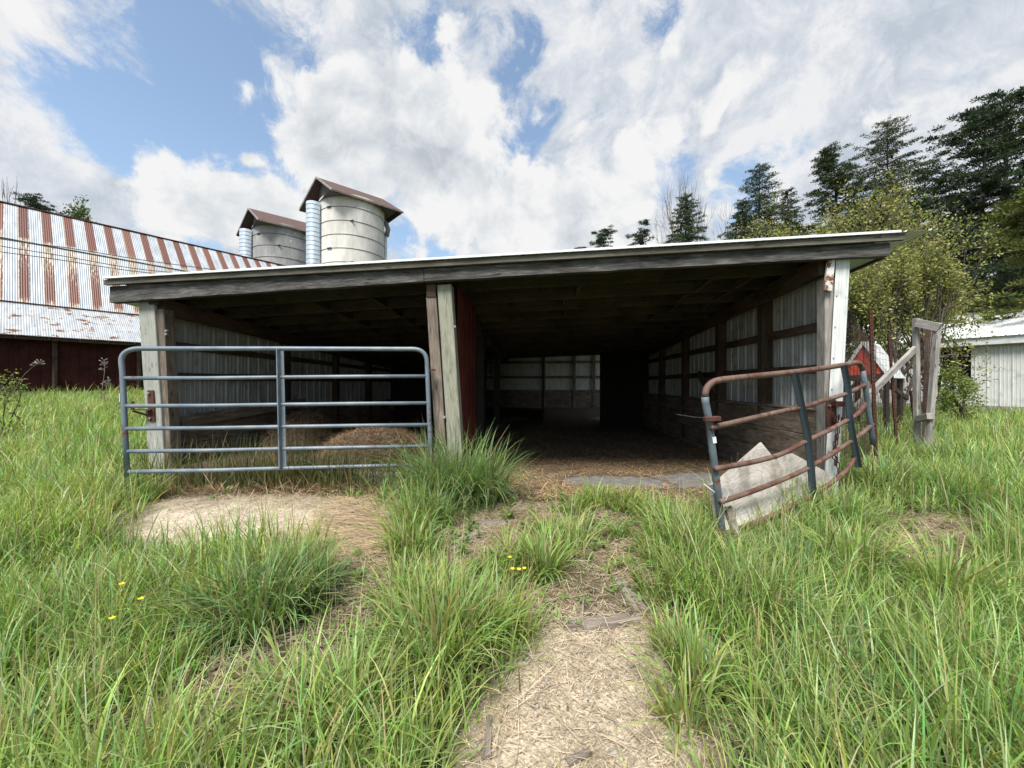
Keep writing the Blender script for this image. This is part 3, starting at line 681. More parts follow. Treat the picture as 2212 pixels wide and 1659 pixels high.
def ry(u): return 1/(.345+(.243-.345)*(u-1545)/(1871-1545))
Gr = lambda u, v, d=0: P(u, v, ry(u)+d)
G2 = thing('farm_gate', P(1700, 1100, 3.4), 'rusty bent tube gate swung open and leaning against the white corner post', 'gate')
def yl(v): return 2.90+.10*(v-900)/270    # near upright leans slightly
L_ = lambda u, v: P(u, v, yl(v))
pts = [L_(1567, 1195), L_(1560, 1150), L_(1549, 1050), L_(1540, 980), L_(1531, 905), L_(1524, 870)]
MB().tube(pts+[L_(1523, 857)], .027, 12).build('near_upright', 'gateworn', G2, smooth=True)
pts = arc(L_(1523, 857), Gr(1560, 820), P(1523, 824, 2.9))+[Gr(1625, 813), Gr(1713, 804), Gr(1770, 796.5), Gr(1825, 788)]+arc(Gr(1840, 785), Gr(1863, 800), Gr(1861, 778), 5)
MB().tube(pts, .0245, 12).build('top_rail', 'gaterust', G2, smooth=True)
MB().tube([Gr(1863, 800), Gr(1869, 832), Gr(1875, 880), Gr(1880, 915), Gr(1884, 940), Gr(1886, 960)], .025, 10).build('far_upright', 'gateworn', G2, smooth=True)
def smooth_path(pts, n=5):
    out = []
    for i in range(len(pts)-1):
        p0 = pts[max(i-1, 0)]; p1 = pts[i]; p2 = pts[i+1]; p3 = pts[min(i+2, len(pts)-1)]
        for k in range(n):
            t = k/n; out.append(.5*((2*p1)+(p2-p0)*t+(2*p0-5*p1+4*p2-p3)*t*t+(3*p1-p0-3*p2+p3)*t**3))
    return out+[pts[-1]]
for q in ([(1536, 924), (1600, 909), (1687, 889), (1732, 880), (1790, 862), (1831, 849), (1871, 830)],
          [(1545, 1013), (1600, 1003), (1647, 993), (1692, 979), (1743, 952), (1790, 930), (1831, 907), (1850, 896), (1863, 882), (1869, 872)],
          [(1556, 1084), (1600, 1070), (1647, 1053), (1700, 1032), (1745, 1011), (1790, 985), (1839, 952), (1865, 934), (1884, 916)],
          [(1569, 1153), (1600, 1141), (1633, 1128), (1675, 1111), (1716, 1090), (1770, 1060), (1815, 1028), (1838, 1004), (1846, 985)]):
    MB().tube(smooth_path([Gr(u, v) for u, v in q]), .021, 12).build('rail', 'gaterust', G2, smooth=True)
for q in ([(1713, 805), (1722, 843), (1729, 880), (1737, 916), (1743, 950), (1748, 995), (1752, 1045), (1756, 1085)], [(1820, 789), (1826, 820), (1830, 851), (1832, 880), (1834, 907), (1841, 950), (1848, 988), (1852, 1010)]):
    m = MB(); p = smooth_path([Gr(u, v, -.035) for u, v in q], 3); rr = 0
    for i in range(len(p)-1):
        h = Vector((.020, .0, 0)); d = Vector((.012, -.02, 0))
        m.poly([p[i]-h, p[i]+h, p[i+1]+h, p[i+1]-h]); m.poly([p[i]+h, p[i]+h+d, p[i+1]+h+d, p[i+1]+h]); m.poly([p[i]-h+Vector((0, .006, 0)), p[i+1]-h+Vector((0, .006, 0)), p[i+1]+h+Vector((0, .006, 0)), p[i]+h+Vector((0, .006, 0))])
    m.build('flat_brace', 'gatebrace', G2)
MB().beam(L_(1517, 905)+Vector((0, -.03, 0)), L_(1550, 903)+Vector((0, -.03, 0)), .05, .035).build('hinge_clamp', 'rust', G2, bevel=.004)
MB().tube([L_(1530, 903), P(1500, 901, 3.1), P(1462, 895, 3.4)], .0014, 5).build('latch_wire', 'bolt', G2)
MB().beam(L_(1538, 943)+Vector((.0, -.03, 0)), L_(1540, 956)+Vector((0, -.03, 0)), .028, .003, up=(0, 1, 0)).build('sticker', 'white', G2)
tw = thing('twine', L_(1568, 1090), 'knot of pale blue twine tied round the lower end of the rusty gate', 'twine')
m = MB()
for k in range(3):
    pts = [L_(1556+k*2, 1083+4*k)+Vector((.034*math.cos(t), .034*math.sin(t)-.0, .01*k)) for t in np.linspace(0, 6.28, 14)]
    m.tube(pts, .0025, 5)
m.tube([L_(1560, 1084)+Vector((0, -.03, 0)), L_(1569, 1062)+Vector((0, -.04, 0)), L_(1564, 1052)+Vector((0, -.04, 0))], .0025, 5)
m.tube([L_(1560, 1084)+Vector((0, -.03, 0)), L_(1540, 1060)+Vector((0, -.0, 0)), L_(1529, 1050)+Vector((0, .06, 0))], .0025, 5)
m.build('loop', 'white', tw)

# plywood and boards behind the rusty gate
def sheet(name, label, cat, pts2, depths, mat, th=.016, rot=0.0):
    P_ = [P(u, v, y) for (u, v), y in zip(pts2, depths)]
    n = (P_[1]-P_[0]).cross(P_[2]-P_[0]).normalized()*th
    if n.y < 0: n = -n
    m = MB(); e = (P_[1]-P_[0]).normalized(); k = (P_[2]-P_[0]); k = (k-e*k.dot(e)).normalized(); uv = lambda p: ((p-P_[0]).dot(e), (p-P_[0]).dot(k))
    m.poly(P_, [uv(p) for p in P_]); m.poly([p+n for p in P_][::-1], [uv(p) for p in P_][::-1]); q = len(P_)
    for i in range(q): j = (i+1) % q; m.poly([P_[i], P_[i]+n, P_[j]+n, P_[j]])
    o = m.build(name, mat); tag(o, label, cat); return o
def planep(pts2, y0, u0, v0, du, dv): return [y0+du*(u-u0)+dv*(v-v0) for u, v in pts2]
q = [(1532, 1046), (1553, 1035), (1595, 998), (1644, 955), (1657, 971), (1722, 1048), (1748, 1062), (1735, 1150), (1600, 1195), (1585, 1185)]
def on_plane(pts2, A, B, C):     # depth where each ray meets the plane through A, B, C
    n = (B-A).cross(C-A); return [n.dot(A)/n.dot(Vector(((u-1106)/832, 1, (829.5-v)/832))) for u, v in pts2]
A, B, C = P(1532, 1046, 3.10), P(1742, 1040, 3.75), P(1620, 1190, 3.02)
sheet('plywood_sheet', 'large swirly grained plywood sheet with a pointed top leaning behind the rusty gate', 'plywood', q, on_plane(q, A, B, C), 'plywood')
q2 = [(1680, 992), (1693, 983), (1712, 979), (1790, 1022), (1805, 1080), (1760, 1120), (1690, 1040)]
A, B, C = P(1680, 992, 3.72), P(1790, 1022, 4.02), P(1720, 1100, 3.62)
sheet('plywood_sheet', 'smaller yellowish plywood sheet leaning behind the swirly grained one', 'plywood', q2, on_plane(q2, A, B, C), 'plywood')
q3 = [(1530, 1050), (1553, 1042), (1572, 1190), (1556, 1195)]
sheet('board', 'narrow grey board standing on edge beside the near end of the rusty gate', 'board', q3, [3.06, 3.02, 2.95, 3.0], 'greywood', .02)
sheet('board', 'short dark plank end leaning under the gate, behind its lowest rail', 'board', [(1568, 1095), (1580, 1092), (1603, 1165), (1592, 1172)], [3.03, 3.05, 2.98, 2.96], 'scrap', .02)

# ------------------------------------------------------------------ hay piles inside the left bay
def blades(pos, phi, L, w_, lean, bend, seg=4, twist=None, taper=True):
    N = len(pos); t = np.linspace(0, 1, seg+1); V = np.zeros((N, 2*seg+1, 3)); c = pos.copy().astype(float)
    dirx, diry = np.cos(phi), np.sin(phi); tw_ = np.zeros(N) if twist is None else twist
    sx, sy = -np.sin(phi+tw_), np.cos(phi+tw_)
    for k in range(seg+1):
        wk = w_*(1-t[k]**2.2) if taper else w_*np.ones(N)
        wk = wk*(.7+.3*min(1, k))
        if k < seg:
            V[:, 2*k] = c-np.stack([sx*wk/2, sy*wk/2, 0*wk], 1); V[:, 2*k+1] = c+np.stack([sx*wk/2, sy*wk/2, 0*wk], 1)
        else: V[:, 2*k] = c
        th = lean+bend*((k+.5)/seg)**1.4; d = L/seg
        c = c+np.stack([np.sin(th)*dirx*d, np.sin(th)*diry*d, np.cos(th)*d], 1)
    base = (np.arange(N)*(2*seg+1))[:, None]; loops = []
    quads = np.array([[2*k, 2*k+1, 2*k+3, 2*k+2] for k in range(seg-1)]).reshape(-1); tri = np.array([2*seg-2, 2*seg-1, 2*seg])
    pat = np.concatenate([quads, tri]); loops = (base+pat[None]).ravel()
    st = np.concatenate([np.arange(seg-1)*4, [4*(seg-1)]]); starts = ((np.arange(N)*len(pat))[:, None]+st[None]).ravel()
    return V.reshape(-1, 3), loops, starts, 2*seg+1
def joined(parts):
    V, Lp, St, C = [], [], [], []; nv = nl = 0
    for v, l, s, c in parts: V.append(v); Lp.append(l+nv); St.append(s+nl); C.append(c); nv += len(v); nl += len(l)
    return np.concatenate(V), np.concatenate(Lp), np.concatenate(St), np.concatenate(C)
def hay_pile(cu, cv, b, rx, ry_, h, label):
    a, _, z = SL(cu, cv, b); c = SW(a, b, -1.05); r = thing('hay_pile', c, label, 'hay pile', 'hay piles in the left bay')
    m = MB(); n = 22; rings = []
    for j in range(9):
        t = j/8*math.pi/2; rings.append([(c.x+rx*math.cos(t)*math.cos(p_)*(1+.08*math.sin(3*p_)), c.y+ry_*math.cos(t)*math.sin(p_), -1.07+h*math.sin(t)*(1+.05*math.sin(5*p_+j))) for p_ in np.linspace(0, 2*math.pi, n, endpoint=False)])
    for j in range(8):
        for i in range(n): k = (i+1) % n; m.poly([rings[j][i], rings[j][k], rings[j+1][k], rings[j+1][i]])
    m.build('heap', plain('packed hay', (.10, .07, .045), (.05, .034, .022), 30, .95, .8), r, smooth=True)
    N = int(9000*rx); ph = rng.random(N)*2*math.pi; e = np.arcsin(rng.random(N)**.8)
    pos = np.stack([c.x+rx*np.cos(e)*np.cos(ph), c.y+ry_*np.cos(e)*np.sin(ph), -1.07+h*np.sin(e)], 1)+rng.normal(0, .012, (N, 3))
    d = rng.random(N)*2*math.pi; V, l, s, k = blades(pos, d, .08+.14*rng.random(N), .0035+.002*rng.random(N), 1.1+.5*rng.random(N), rng.normal(.3, .5, N), 3)
    cc = np.array((.42, .29, .18))*(.35+.9*rng.random(N))[:, None]; np_mesh('loose_hay', V, l, s, 'hay', r, np.repeat(cc, k, 0))
hay_pile(812, 965, .85, .72, .50, .44, 'wide brown heap of old hay behind the right half of the blue gate')
hay_pile(655, 930, 1.5, .55, .45, .58, 'smaller dark heap of old hay further back, just right of the blue gate brace')

# ------------------------------------------------------------------ barn with the striped roof
VPu = 1745; dd = Vector((VPu-1106, 832, 0)).normalized(); nn = Vector((-dd.y, dd.x, 0)); S0 = Vector((-27.1, 22, 0))
def BP(t, w_, z): return S0+dd*t+nn*w_+Vector((0, 0, z))
T0, T1 = -14, 23.0
barn = thing('barn', BP(4, 4, -.9), 'big red gambrel barn with rust and white striped metal roof', 'barn')
def roofplane(name, mat, w0, z0, w1, z1, th=.03):
    m = MB(); N = 60
    for k in range(N):
        a = T0+(T1-T0)*k/N; b = T0+(T1-T0)*(k+1)/N
        m.poly([BP(a, w0, z0), BP(b, w0, z0), BP(b, w1, z1), BP(a, w1, z1)], [(a+20, 0), (b+20, 0), (b+20, 1), (a+20, 1)])
        m.poly([BP(a, w0, z0-th), BP(a, w1, z1-th), BP(b, w1, z1-th), BP(b, w0, z0-th)], [(a+20, 0), (a+20, 1), (b+20, 1), (b+20, 0)])
    m.poly([BP(T1, w0, z0), BP(T1, w0, z0-th), BP(T1, w1, z1-th), BP(T1, w1, z1)]); m.poly([BP(T0, w0, z0), BP(T1, w0, z0), BP(T1, w0, z0-th), BP(T0, w0, z0-th)])
    return m.build(name, mat, barn)
roofplane('upper_roof', 'barnroof_up', 2.25, 8.55, 5.05, 11.35)
roofplane('lower_roof', 'barnroof_low', 0, 4.5, 2.32, 8.52)
roofplane('lean_to_roof', 'barnroof_lean', -3.05, 2.52, .05, 4.52)
roofplane('far_roof', 'barnroof_up', 7.85, 8.55, 5.04, 11.35); roofplane('far_lower_roof', 'barnroof_up', 10.1, 4.5, 7.8, 8.52)
for nm, w_, z, r in (('ridge_cap', 5.05, 11.38, .10), ('lap_flashing', .02, 4.56, .06)): MB().beam(BP(T0, w_, z), BP(T1, w_, z), r*2, r*.7, seg=20, jit=.01).build(nm, 'rust', barn)
m = MB()
for t_ in (T0+.1, T1-.1): m.poly([BP(t_, w_, z) for w_, z in ((-.1, -.9), (-.1, 4.4), (2.3, 8.4), (5.05, 11.2), (7.8, 8.4), (10, 4.4), (10, -.9))])
m.build('gable_wall', 'barnred', barn)
m = MB(); ribbed(m, lambda s: BP(T0+s, -2.3, -.45), lambda s: BP(T0+s, -2.3, 2.7), T1-T0, -nn, per=.35, maj=.02, mnr=0.0); m.build('wall', 'barnred', barn)
MB().beam(BP(T0, -2.25, -.95), BP(T1, -2.25, -.95), .3, 1.1).build('foundation', 'concrete', barn)
MB().beam(BP(T0, -2.85, 2.42), BP(T1, -2.85, 2.42), .05, .22).build('eave_board', 'inner', barn)
for k in range(34): t_ = T0+1.1*k; MB().beam(BP(t_, -2.98, 2.44), BP(t_, -.3, 4.2), .06, .14).build('rafter_tail', 'plank', barn)
for u in (118, 300): 
    r = (u-1106)/832; base = BP(0, -2.42, 0); t_ = (r*base.y-base.x)/(dd.x-r*dd.y); MB().beam(BP(t_, -2.42, -.9), BP(t_, -2.42, 2.5), .14, .14, up=(1, 0, 0)).build('wall_post', 'inner', barn)
t_ = -4.1
wf = MB().beam(BP(t_-1.9, -2.36, .85), BP(t_+1.75, -2.36, .85), .06, 2.8).build('window_frame', 'inner', barn); MB().beam(BP(t_-1.7, -2.40, .95), BP(t_+1.5, -2.40, .95), .04, 2.2).build('pane', 'glass', wf)

# ------------------------------------------------------------------ silos
M['gablewood'] = plain('dark gable boards', (.13, .12, .11), (.06, .055, .05), 8)
def silo(C, D, R_, zt, mat, label, copy=None):
    """round stave silo with a gabled roof; the chute stands on the gable end"""
    s = thing('silo', (C[0], C[1], -1.0), label, 'silo', 'concrete silos behind the barn'); C = Vector((C[0], C[1], 0))
    e = Vector((4.7, 4.25, 0)).normalized(); f = Vector((-e.y, e.x, 0)); n = 64; m = MB()
    for k in range(n):
        a0, a1 = 2*math.pi*k/n, 2*math.pi*(k+1)/n; p0 = C+Vector((R_*math.cos(a0), R_*math.sin(a0), 0)); p1 = C+Vector((R_*math.cos(a1), R_*math.sin(a1), 0))
        m.poly([p0+Vector((0, 0, -1)), p1+Vector((0, 0, -1)), p1+Vector((0, 0, zt)), p0+Vector((0, 0, zt))], [(a0*R_, 0), (a1*R_, 0), (a1*R_, zt+1), (a0*R_, zt+1)])
    m.build('silo_wall', mat, s)
    z = zt-1.2; k = 0
    while z > 5:
        m = MB(); m.tube([C+Vector(((R_+.015)*math.cos(t), (R_+.015)*math.sin(t), z)) for t in np.linspace(0, 2*math.pi, 65)], .022, 6, caps=False)
        t = -1.9+.8*math.sin(k*2.1); q = C+Vector(((R_+.05)*math.cos(t), (R_+.05)*math.sin(t), z)); m.beam(q-Vector((.22, -.08, 0)), q+Vector((.22, -.08, 0)), .08, .12)
        m.build('hoop', 'wire', s); z -= 1.27; k += 1
    hw, hl, rh = R_*1.04, R_*1.10, 2.0; ze = zt-.1; th = Vector((0, 0, .07))
    E = lambda a, b, zz: C+e*a+f*b+Vector((0, 0, zz))
    # gabled main roof with a cut-back gable at the near end, hipped down at the far end
    rf, rb = -hl-.02, hl-.2; zr = ze+rh; cr = {-1: -hl+.4, 1: -hl-.7}
    m = MB()
    for sg in (-1, 1):
        q = [E(rf, 0, zr), E(cr[sg], sg*(hw*1.02), ze-.18), E(hl+.55, sg*(hw*1.02), ze-.18), E(rb, 0, zr)]
        if sg < 0: q = q
        m.poly(q if sg < 0 else q[::-1]); m.poly([p-th for p in (q[::-1] if sg < 0 else q)])
        m.poly([q[1], q[1]-th*2, q[2]-th*2, q[2]])
        m.poly([q[0], q[0]-th*2, q[1]-th*2, q[1]])
    m.poly([E(hl+.55, -hw*1.02, ze-.18), E(hl+.55, hw*1.02, ze-.18), E(rb, 0, zr)]); m.poly([E(hl+.55, -hw*1.02, ze-.26), E(rb, 0, zr-.08), E(hl+.55, hw*1.02, ze-.26)])
    r_ = m.build('roof', 'shingle', s)
    for sg in (-1, 1): MB().beam(E(rf-.03, 0, zr-.05), E(cr[sg]-.03, sg*hw*1.02, ze-.23), .07, .17).build('rake_board', 'greywood', r_)
    for sg in (-1, 1): MB().beam(E(cr[sg], sg*(hw*1.03), ze-.26), E(hl+.55, sg*(hw*1.03), ze-.26), .06, .14).build('fascia', 'brownpost', r_)
    m = MB(); m.poly([E(-hl*.80, -hw*.92, ze-.1), E(-hl*.86, 0, zr-.25), E(-hl*.80, hw*.92, ze-.1)]); m.poly([E(-hl*.93, -hw*.9, ze-.2), E(-hl*.93, hw*.9, ze-.2), E(hl, hw*.9, ze-.2), E(hl, -hw*.9, ze-.2)])
    m.build('gable_wall', 'gablewood', r_)
    # chute hood (small gable) and the ribbed chute
    cc = C-e*(R_+.50)-f*(-.15); c1 = MB(); n = 26; rr = .66
    prof = []; zz = -1.0
    c1.tube([cc+Vector((0, 0, -1)), cc+Vector((0, 0, zt-.6))], rr, n)
    c1.build('chute', 'chute', s, smooth=True)
    for k in range(36):
        z = zt-.9-k*.42
        if z > 4: m = MB(); m.tube([cc+Vector(((rr+.006)*math.cos(t), (rr+.006)*math.sin(t), z)) for t in np.linspace(0, 2*math.pi, 25)], .014, 4, caps=False); m.build('chute_band', 'band', s)
    # ladder pipe on the far side
    q = C+Vector((math.cos(.35), math.sin(.35), 0))*(R_+.12); MB().tube([q+Vector((0, 0, 2)), q+Vector((0, 0, zt-2.0))], .16, 10).build('filler_pipe', 'whitesteel', s, smooth=True)
    MB().tube([q+Vector((.1, 0, zt-2.4)), q+Vector((.25, 0, zt-1.7)), q+Vector((.05, 0, zt-1.1)), q+Vector((-.5, -.2, zt-.7))], .24, 10).build('pipe_elbow', 'concrete', s, smooth=True)
    return s
silo((-15.85, 38.3), 0, 3.0, 17.5, 'silo_a', 'taller pale concrete silo with brown gabled roof and blue white chute, nearer of the two')
silo((-26.6, 45.0), 0, 3.15, 17.6, 'silo_b', 'smaller looking grey blotched silo with brown roof, behind the striped barn roof')

# ------------------------------------------------------------------ white outbuilding on the right
ob_d = Vector((-.447, .894, 0)); ob_n = Vector((.894, .447, 0)); O0 = Vector((18.75, 14.1, 0))
def OP(t, w_, z): return O0+ob_d*t+ob_n*w_+Vector((0, 0, z))
ob = thing('outbuilding', OP(0, 3, -1.4), 'low white metal sided outbuilding behind the wire fence at far right', 'building')
T0_, T1_ = -8, 13
m = MB(); ww = (1.0, 2.9)   # window gap along the wall
tw0 = None
def tat(u): r = (u-1106)/832; return (r*O0.y-O0.x)/(ob_d.x-r*ob_d.y)
ta, tb = tat(2098), tat(2036)
def wallpart(t0, t1, z0, z1): m = MB(); ribbed(m, lambda s: OP(t0+s, 0, z0), lambda s: OP(t0+s, 0, z1), t1-t0, -ob_n, per=.305, maj=.022, mnr=.006); return m.build('wall', 'farsiding', ob)
wallpart(T0_, ta, -.84, 1.5); wallpart(ta, tb, -.84, .20); wallpart(tb, T1_, -.84, 1.5)
wf = MB().beam(OP(ta-.05, .02, .20), OP(tb+.05, .02, .20), .12, .07).build('window_sill', 'greywood', ob)
MB().beam(OP(ta, .25, .85), OP(tb, .25, .85), .05, 1.4).build('window', 'glass', ob)
MB().beam(OP(T0_, .12, -1.2), OP(T1_, .12, -1.2), .25, .72).build('foundation', 'concrete', ob)
MB().beam(OP(T0_-.2, -.22, 1.66), OP(T1_, -.22, 1.66), .04, .30).build('fascia', 'whitesteel', ob); MB().beam(OP(T0_-.2, -.10, 1.50), OP(T1_, -.10, 1.50), .22, .03).build('soffit', 'soffit', ob)
m = MB(); ribbed(m, lambda s: OP(T0_-.2+s, -.30, 1.80), lambda s: OP(T0_-.2+s, 4.3, 3.35), T1_-T0_, (0, 0, 1), per=.305, maj=.025, mnr=.006); m.build('roof', 'whitesteel', ob)
m = MB(); ribbed(m, lambda s: OP(T0_-.2+s, 8.9, 1.80), lambda s: OP(T0_-.2+s, 4.3, 3.35), T1_-T0_, (0, 0, 1), per=.305, maj=.025, mnr=.006); m.build('roof_back', 'roofsteel', ob)
m = MB(); 
for t_ in (T0_, T1_-.3): m.poly([OP(t_, 0, -1.4), OP(t_, 8.6, -1.4), OP(t_, 8.6, 1.7), OP(t_, 4.3, 3.2), OP(t_, 0, 1.7)])
m.poly([OP(T0_, 8.6, -1.4), OP(T1_, 8.6, -1.4), OP(T1_, 8.6, 1.7), OP(T0_, 8.6, 1.7)]); m.build('end_wall', 'farsiding', ob)

# ------------------------------------------------------------------ red gabled feeder box on legs
fb = thing('feeder_shelter', P(1880, 900, 10), 'small bright red gabled feeder with white metal roof behind the wire fence', 'feeder')
Y1, Y2 = 9.6, 10.9
ap, lw, rw = P(1866, 742, Y1), Vector((8.52, 9.95, .205)), Vector((9.02, 9.28, .26)); back = Vector((1.05, .72, 0))
m = MB(); N = 14
for k in range(N):
    x0 = lw.lerp(rw, k/N); x1 = lw.lerp(rw, (k+1)/N)
    def top(f): return lw.lerp(rw, f)+Vector((0, 0, (ap.z-lw.z)*(1-abs(f-.5)*2)*1.0))
    j = .012*(k % 2)
    m.poly([x0+Vector((0, -j, 0)), x1+Vector((0, -j, 0)), top((k+1)/N)+Vector((0, -j, 0)), top(k/N)+Vector((0, -j, 0))])
m.poly([p+back for p in (lw, rw, ap)]); m.poly([lw, rw, rw+back, lw+back]); m.build('gable', 'coopred', fb)
sl = (rw-ap); fo = Vector((-.10, -.07, 0)); up_ = Vector((0, 0, .05)); up_ = Vector((0, 0, .05)); fo = fo*.2; rp = ap+up_
for sg, q in ((1, rw), (-1, lw)):
    e = q+(q-ap)*.22+up_; m = MB(); ribbed(m, lambda s, e=e: e+fo+back*(1.12*s), lambda s: rp+fo+back*(1.12*s), 1.0, (0, 0, 1), per=.2, maj=.012, mnr=.002)
    m.build('roof', 'whitesteel', fb)
for q in (lw, rw): MB().beam(ap+fo*2+Vector((0, 0, .035)), q+fo*2+(q-ap)*.2+Vector((0, 0, .035)), .02, .07).build('rake_board', 'whitesteel', fb)
MB().beam(lw+Vector((0, 0, -.06)), rw+Vector((0, 0, -.06)), .06, .12).build('rail', 'dark', fb)
MB().beam(rw+Vector((0, 0, -.06)), rw+back+Vector((0, 0, -.06)), .06, .12).build('rail', 'whitesteel', fb)
for q in (lw, rw, lw+back, rw+back): MB().beam((q.x, q.y, q.z-.05), (q.x, q.y, -1.35), .08, .08, up=(0, 1, 0)).build('leg', 'dark', fb)
MB().beam(rw+Vector((0, .05, -.2)), rw+back+Vector((.5, .3, -.65)), .06, .10).build('brace', 'inner', fb)

# ------------------------------------------------------------------ wire fence and timber H-frame
wfz = -1.3
fence = thing('wire_fence', P(1850, 920, 5.2), 'rusty woven wire fence on T-posts running back from the white corner post', 'fence')
fp = [Vector((3.86, 4.5, 0)), P(1864, 900, 5.4), P(1893, 900, 6.3), P(1975, 900, 6.9)]
for f in fp: f.z = 0
def fy(i, t): return fp[i].lerp(fp[i+1], t)
for i in range(3):
    zt0, zt1 = [(.95, .75), (.75, .62), (.62, .55)][i]; m = MB(); n = int((fp[i+1]-fp[i]).length/.05); bow = Vector((.02, 0, 0))
    for k in range(n+1):
        q = fy(i, k/n); zt = zt0+(zt1-zt0)*k/n; j = .008*math.sin(k*1.3)
        m.tube([q+Vector((j, 0, -1.28)), q+Vector((-j, .01, -.4)), q+Vector((j*.5, 0, zt))], .0022, 4, caps=False)
    for k in range(20):
        f_ = k/19; pts = [fy(i, s/6)+Vector((0, .01*math.sin(s*2+k), -1.28+(1.28+zt0+(zt1-zt0)*s/6)*f_)) for s in range(7)]; m.tube(pts, .0024, 4, caps=False)
    m.build('wire_mesh', 'fencewire', fence)
def tpost(u0, v0, u1, v1, y, w_=.035):
    p, q = P(u0, v0, y), P(u1, v1, y); m = MB(); m.beam(p, q, w_, .006, up=(0, 1, 0)); m.beam(p+Vector((0, .016, 0)), q+Vector((0, .016, 0)), .006, .035, up=(0, 1, 0))
    for k in range(int((p-q).length/.055)): c = p.lerp(q, k*.055/(p-q).length); m.beam(c+Vector((-.008, -.006, 0)), c+Vector((.008, -.006, 0)), .012, .014)
    m.build('post', 'rust', fence)
tpost(1881.5, 668, 1893, 985, 5.3, .042); tpost(1921, 720, 1938, 960, 6.2, .036); tpost(1968, 845, 1979, 930, 6.8, .03)
hf = thing('fence_frame', P(1998, 930, 6.3), 'weathered timber fence frame of two uprights with a leaning brace and rusty mesh between', 'fence frame')
yA, yB = 6.35, 6.1
MB().beam(P(1979, 688, yA), P(1981, 960, yA), .07, .07, up=(0, 1, 0), seg=6, jit=.003).build('post', 'greywood', hf, bevel=.005)
MB().beam(P(2026, 698, yB), P(2004, 965, yB), .07, .07, up=(0, 1, 0), seg=6, jit=.003).build('post', 'greywood', hf, bevel=.005)
MB().beam(P(1979, 697, yA-.05), P(2030, 708, yB-.05), .05, .13, seg=3, jit=.003).build('rail', 'greywood', hf, bevel=.005)
MB().beam(P(1986, 905, yA-.06), P(2011, 899, yB-.06), .10, .10).build('rail', 'greywood', hf, bevel=.005)
MB().beam(P(1978, 752, yA+.02), P(1845, 885, 5.55), .05, .10, seg=6, jit=.003).build('brace', 'greywood', hf, bevel=.005)
MB().beam(P(2010, 705, yA+.25), P(2002, 960, yA+.25), .09, .09, up=(0, 1, 0)).build('post', 'brownpost', hf)
m = MB()
for k in range(9): m.tube([P(1985+k*4.6, 705, 6.35), P(1984+k*2.8, 800, 6.36+.02*(k % 2)), P(1986+k*2.2, 910, 6.34)], .003, 4, caps=False)
for k in range(22): v = 705+k*9.5; m.tube([P(1985, v+2, 6.33), P(2005, v+3*math.sin(k), 6.36), P(2024-.08*(v-705), v, 6.2)], .003, 4, caps=False)
m.build('mesh_panel', 'rust', hf)

# ------------------------------------------------------------------ power cables in front of the barn roof
for i, q in enumerate(([(-160, 480), (0, 516), (150, 536), (310, 562), (520, 592), (760, 640)], [(-160, 497), (0, 531), (130, 552), (290, 580), (460, 600), (700, 650)], [(-160, 522), (0, 544), (120, 560), (260, 582), (400, 600), (640, 640)])):
    o = MB().tube(smooth_path([P(u, v, 14+(u+160)*.006) for u, v in q]), .016, 6).build('power_cable', 'wire')
    tag(o, ('uppermost', 'middle', 'lowest')[i]+' of the three dark cables sagging across the striped barn roof', 'cable', 'cables in front of the barn')

# ------------------------------------------------------------------ wood scraps, stones, flowers
def gpt(u, v):
    """ground point seen at (u, v)"""
    lo, hi = .5, 30
    for _ in range(50):
        y = (lo+hi)/2; x = (u-1106)/832*y
        if 829.5-832*float(gz(x, y))/y > v: lo = y
        else: hi = y
    return Vector(((u-1106)/832*lo, lo, float(gz((u-1106)/832*lo, lo))))
def scrap(u0, v0, u1, v1, w_, h, label, taper=.6, mat='scrap', lift=.0, name='wood_scrap', cat='wood scrap'):
    p, q = gpt(u0, v0), gpt(u1, v1); m = MB(); up = Vector((0, 0, 1)); d = (q-p).normalized(); s = d.cross(up).normalized(); n = 7; rr = random.random()*20; ring = []
    for k in range(n+1):
        t = k/n; c = p.lerp(q, t)+up*(h*.35+lift*t); wk = w_*(1-(1-taper)*t)*random.uniform(.85, 1.1)/2; hk = h*random.uniform(.8, 1.1)/2
        ring.append([c-s*wk-up*hk, c+s*wk-up*hk, c+s*wk*.85+up*hk, c-s*wk*.85+up*hk])
    L = (q-p).length
    for k in range(n):
        for a, (x0, x1) in enumerate(((0, .1), (.1, .13), (.13, .23), (.23, .26))):
            b_ = (a+1) % 4; m.poly([ring[k][a], ring[k][b_], ring[k+1][b_], ring[k+1][a]], [(rr+L*k/n, x0), (rr+L*k/n, x1), (rr+L*(k+1)/n, x1), (rr+L*(k+1)/n, x0)])
    m.poly(ring[0][::-1]); m.poly(ring[-1]); return tag(m.build(name, mat, bevel=.002), label, cat, 'pieces of old wood on the path')
scrap(1051, 1640, 1058, 1553, .042, .02, 'short splintered grey stick lying at the bottom of the path', .45)
scrap(1250, 1212, 1292, 1239, .035, .02, 'thin bleached board lying slantwise in the middle of the path', .7)
scrap(1335, 1255, 1385, 1325, .085, .03, 'long half buried rotten board on the right side of the path', 1.2)
scrap(1215, 1352, 1262, 1350, .10, .03, 'broken plank end at the left of the buried path step', 1)
scrap(1262, 1352, 1380, 1338, .09, .03, 'cross grained rotten plank forming the buried path step', .9)
scrap(1254, 1350, 1262, 1298, .03, .02, 'pointed grey splinter standing off the left of the buried path step', .3, lift=.03)
scrap(1010, 1135, 1090, 1130, .11, .03, 'mossy rotten plank across the path just below the centre post tussock', .9)
scrap(975, 1175, 1045, 1152, .12, .03, 'darker half rotten plank left of the mossy one', .8)
scrap(755, 1312, 790, 1300, .045, .02, 'orange brown wood chip in the grass below the sand patch', .6)
scrap(500, 1440, 560, 1402, .03, .015, 'thin grey lath in the left bare spot', .8)
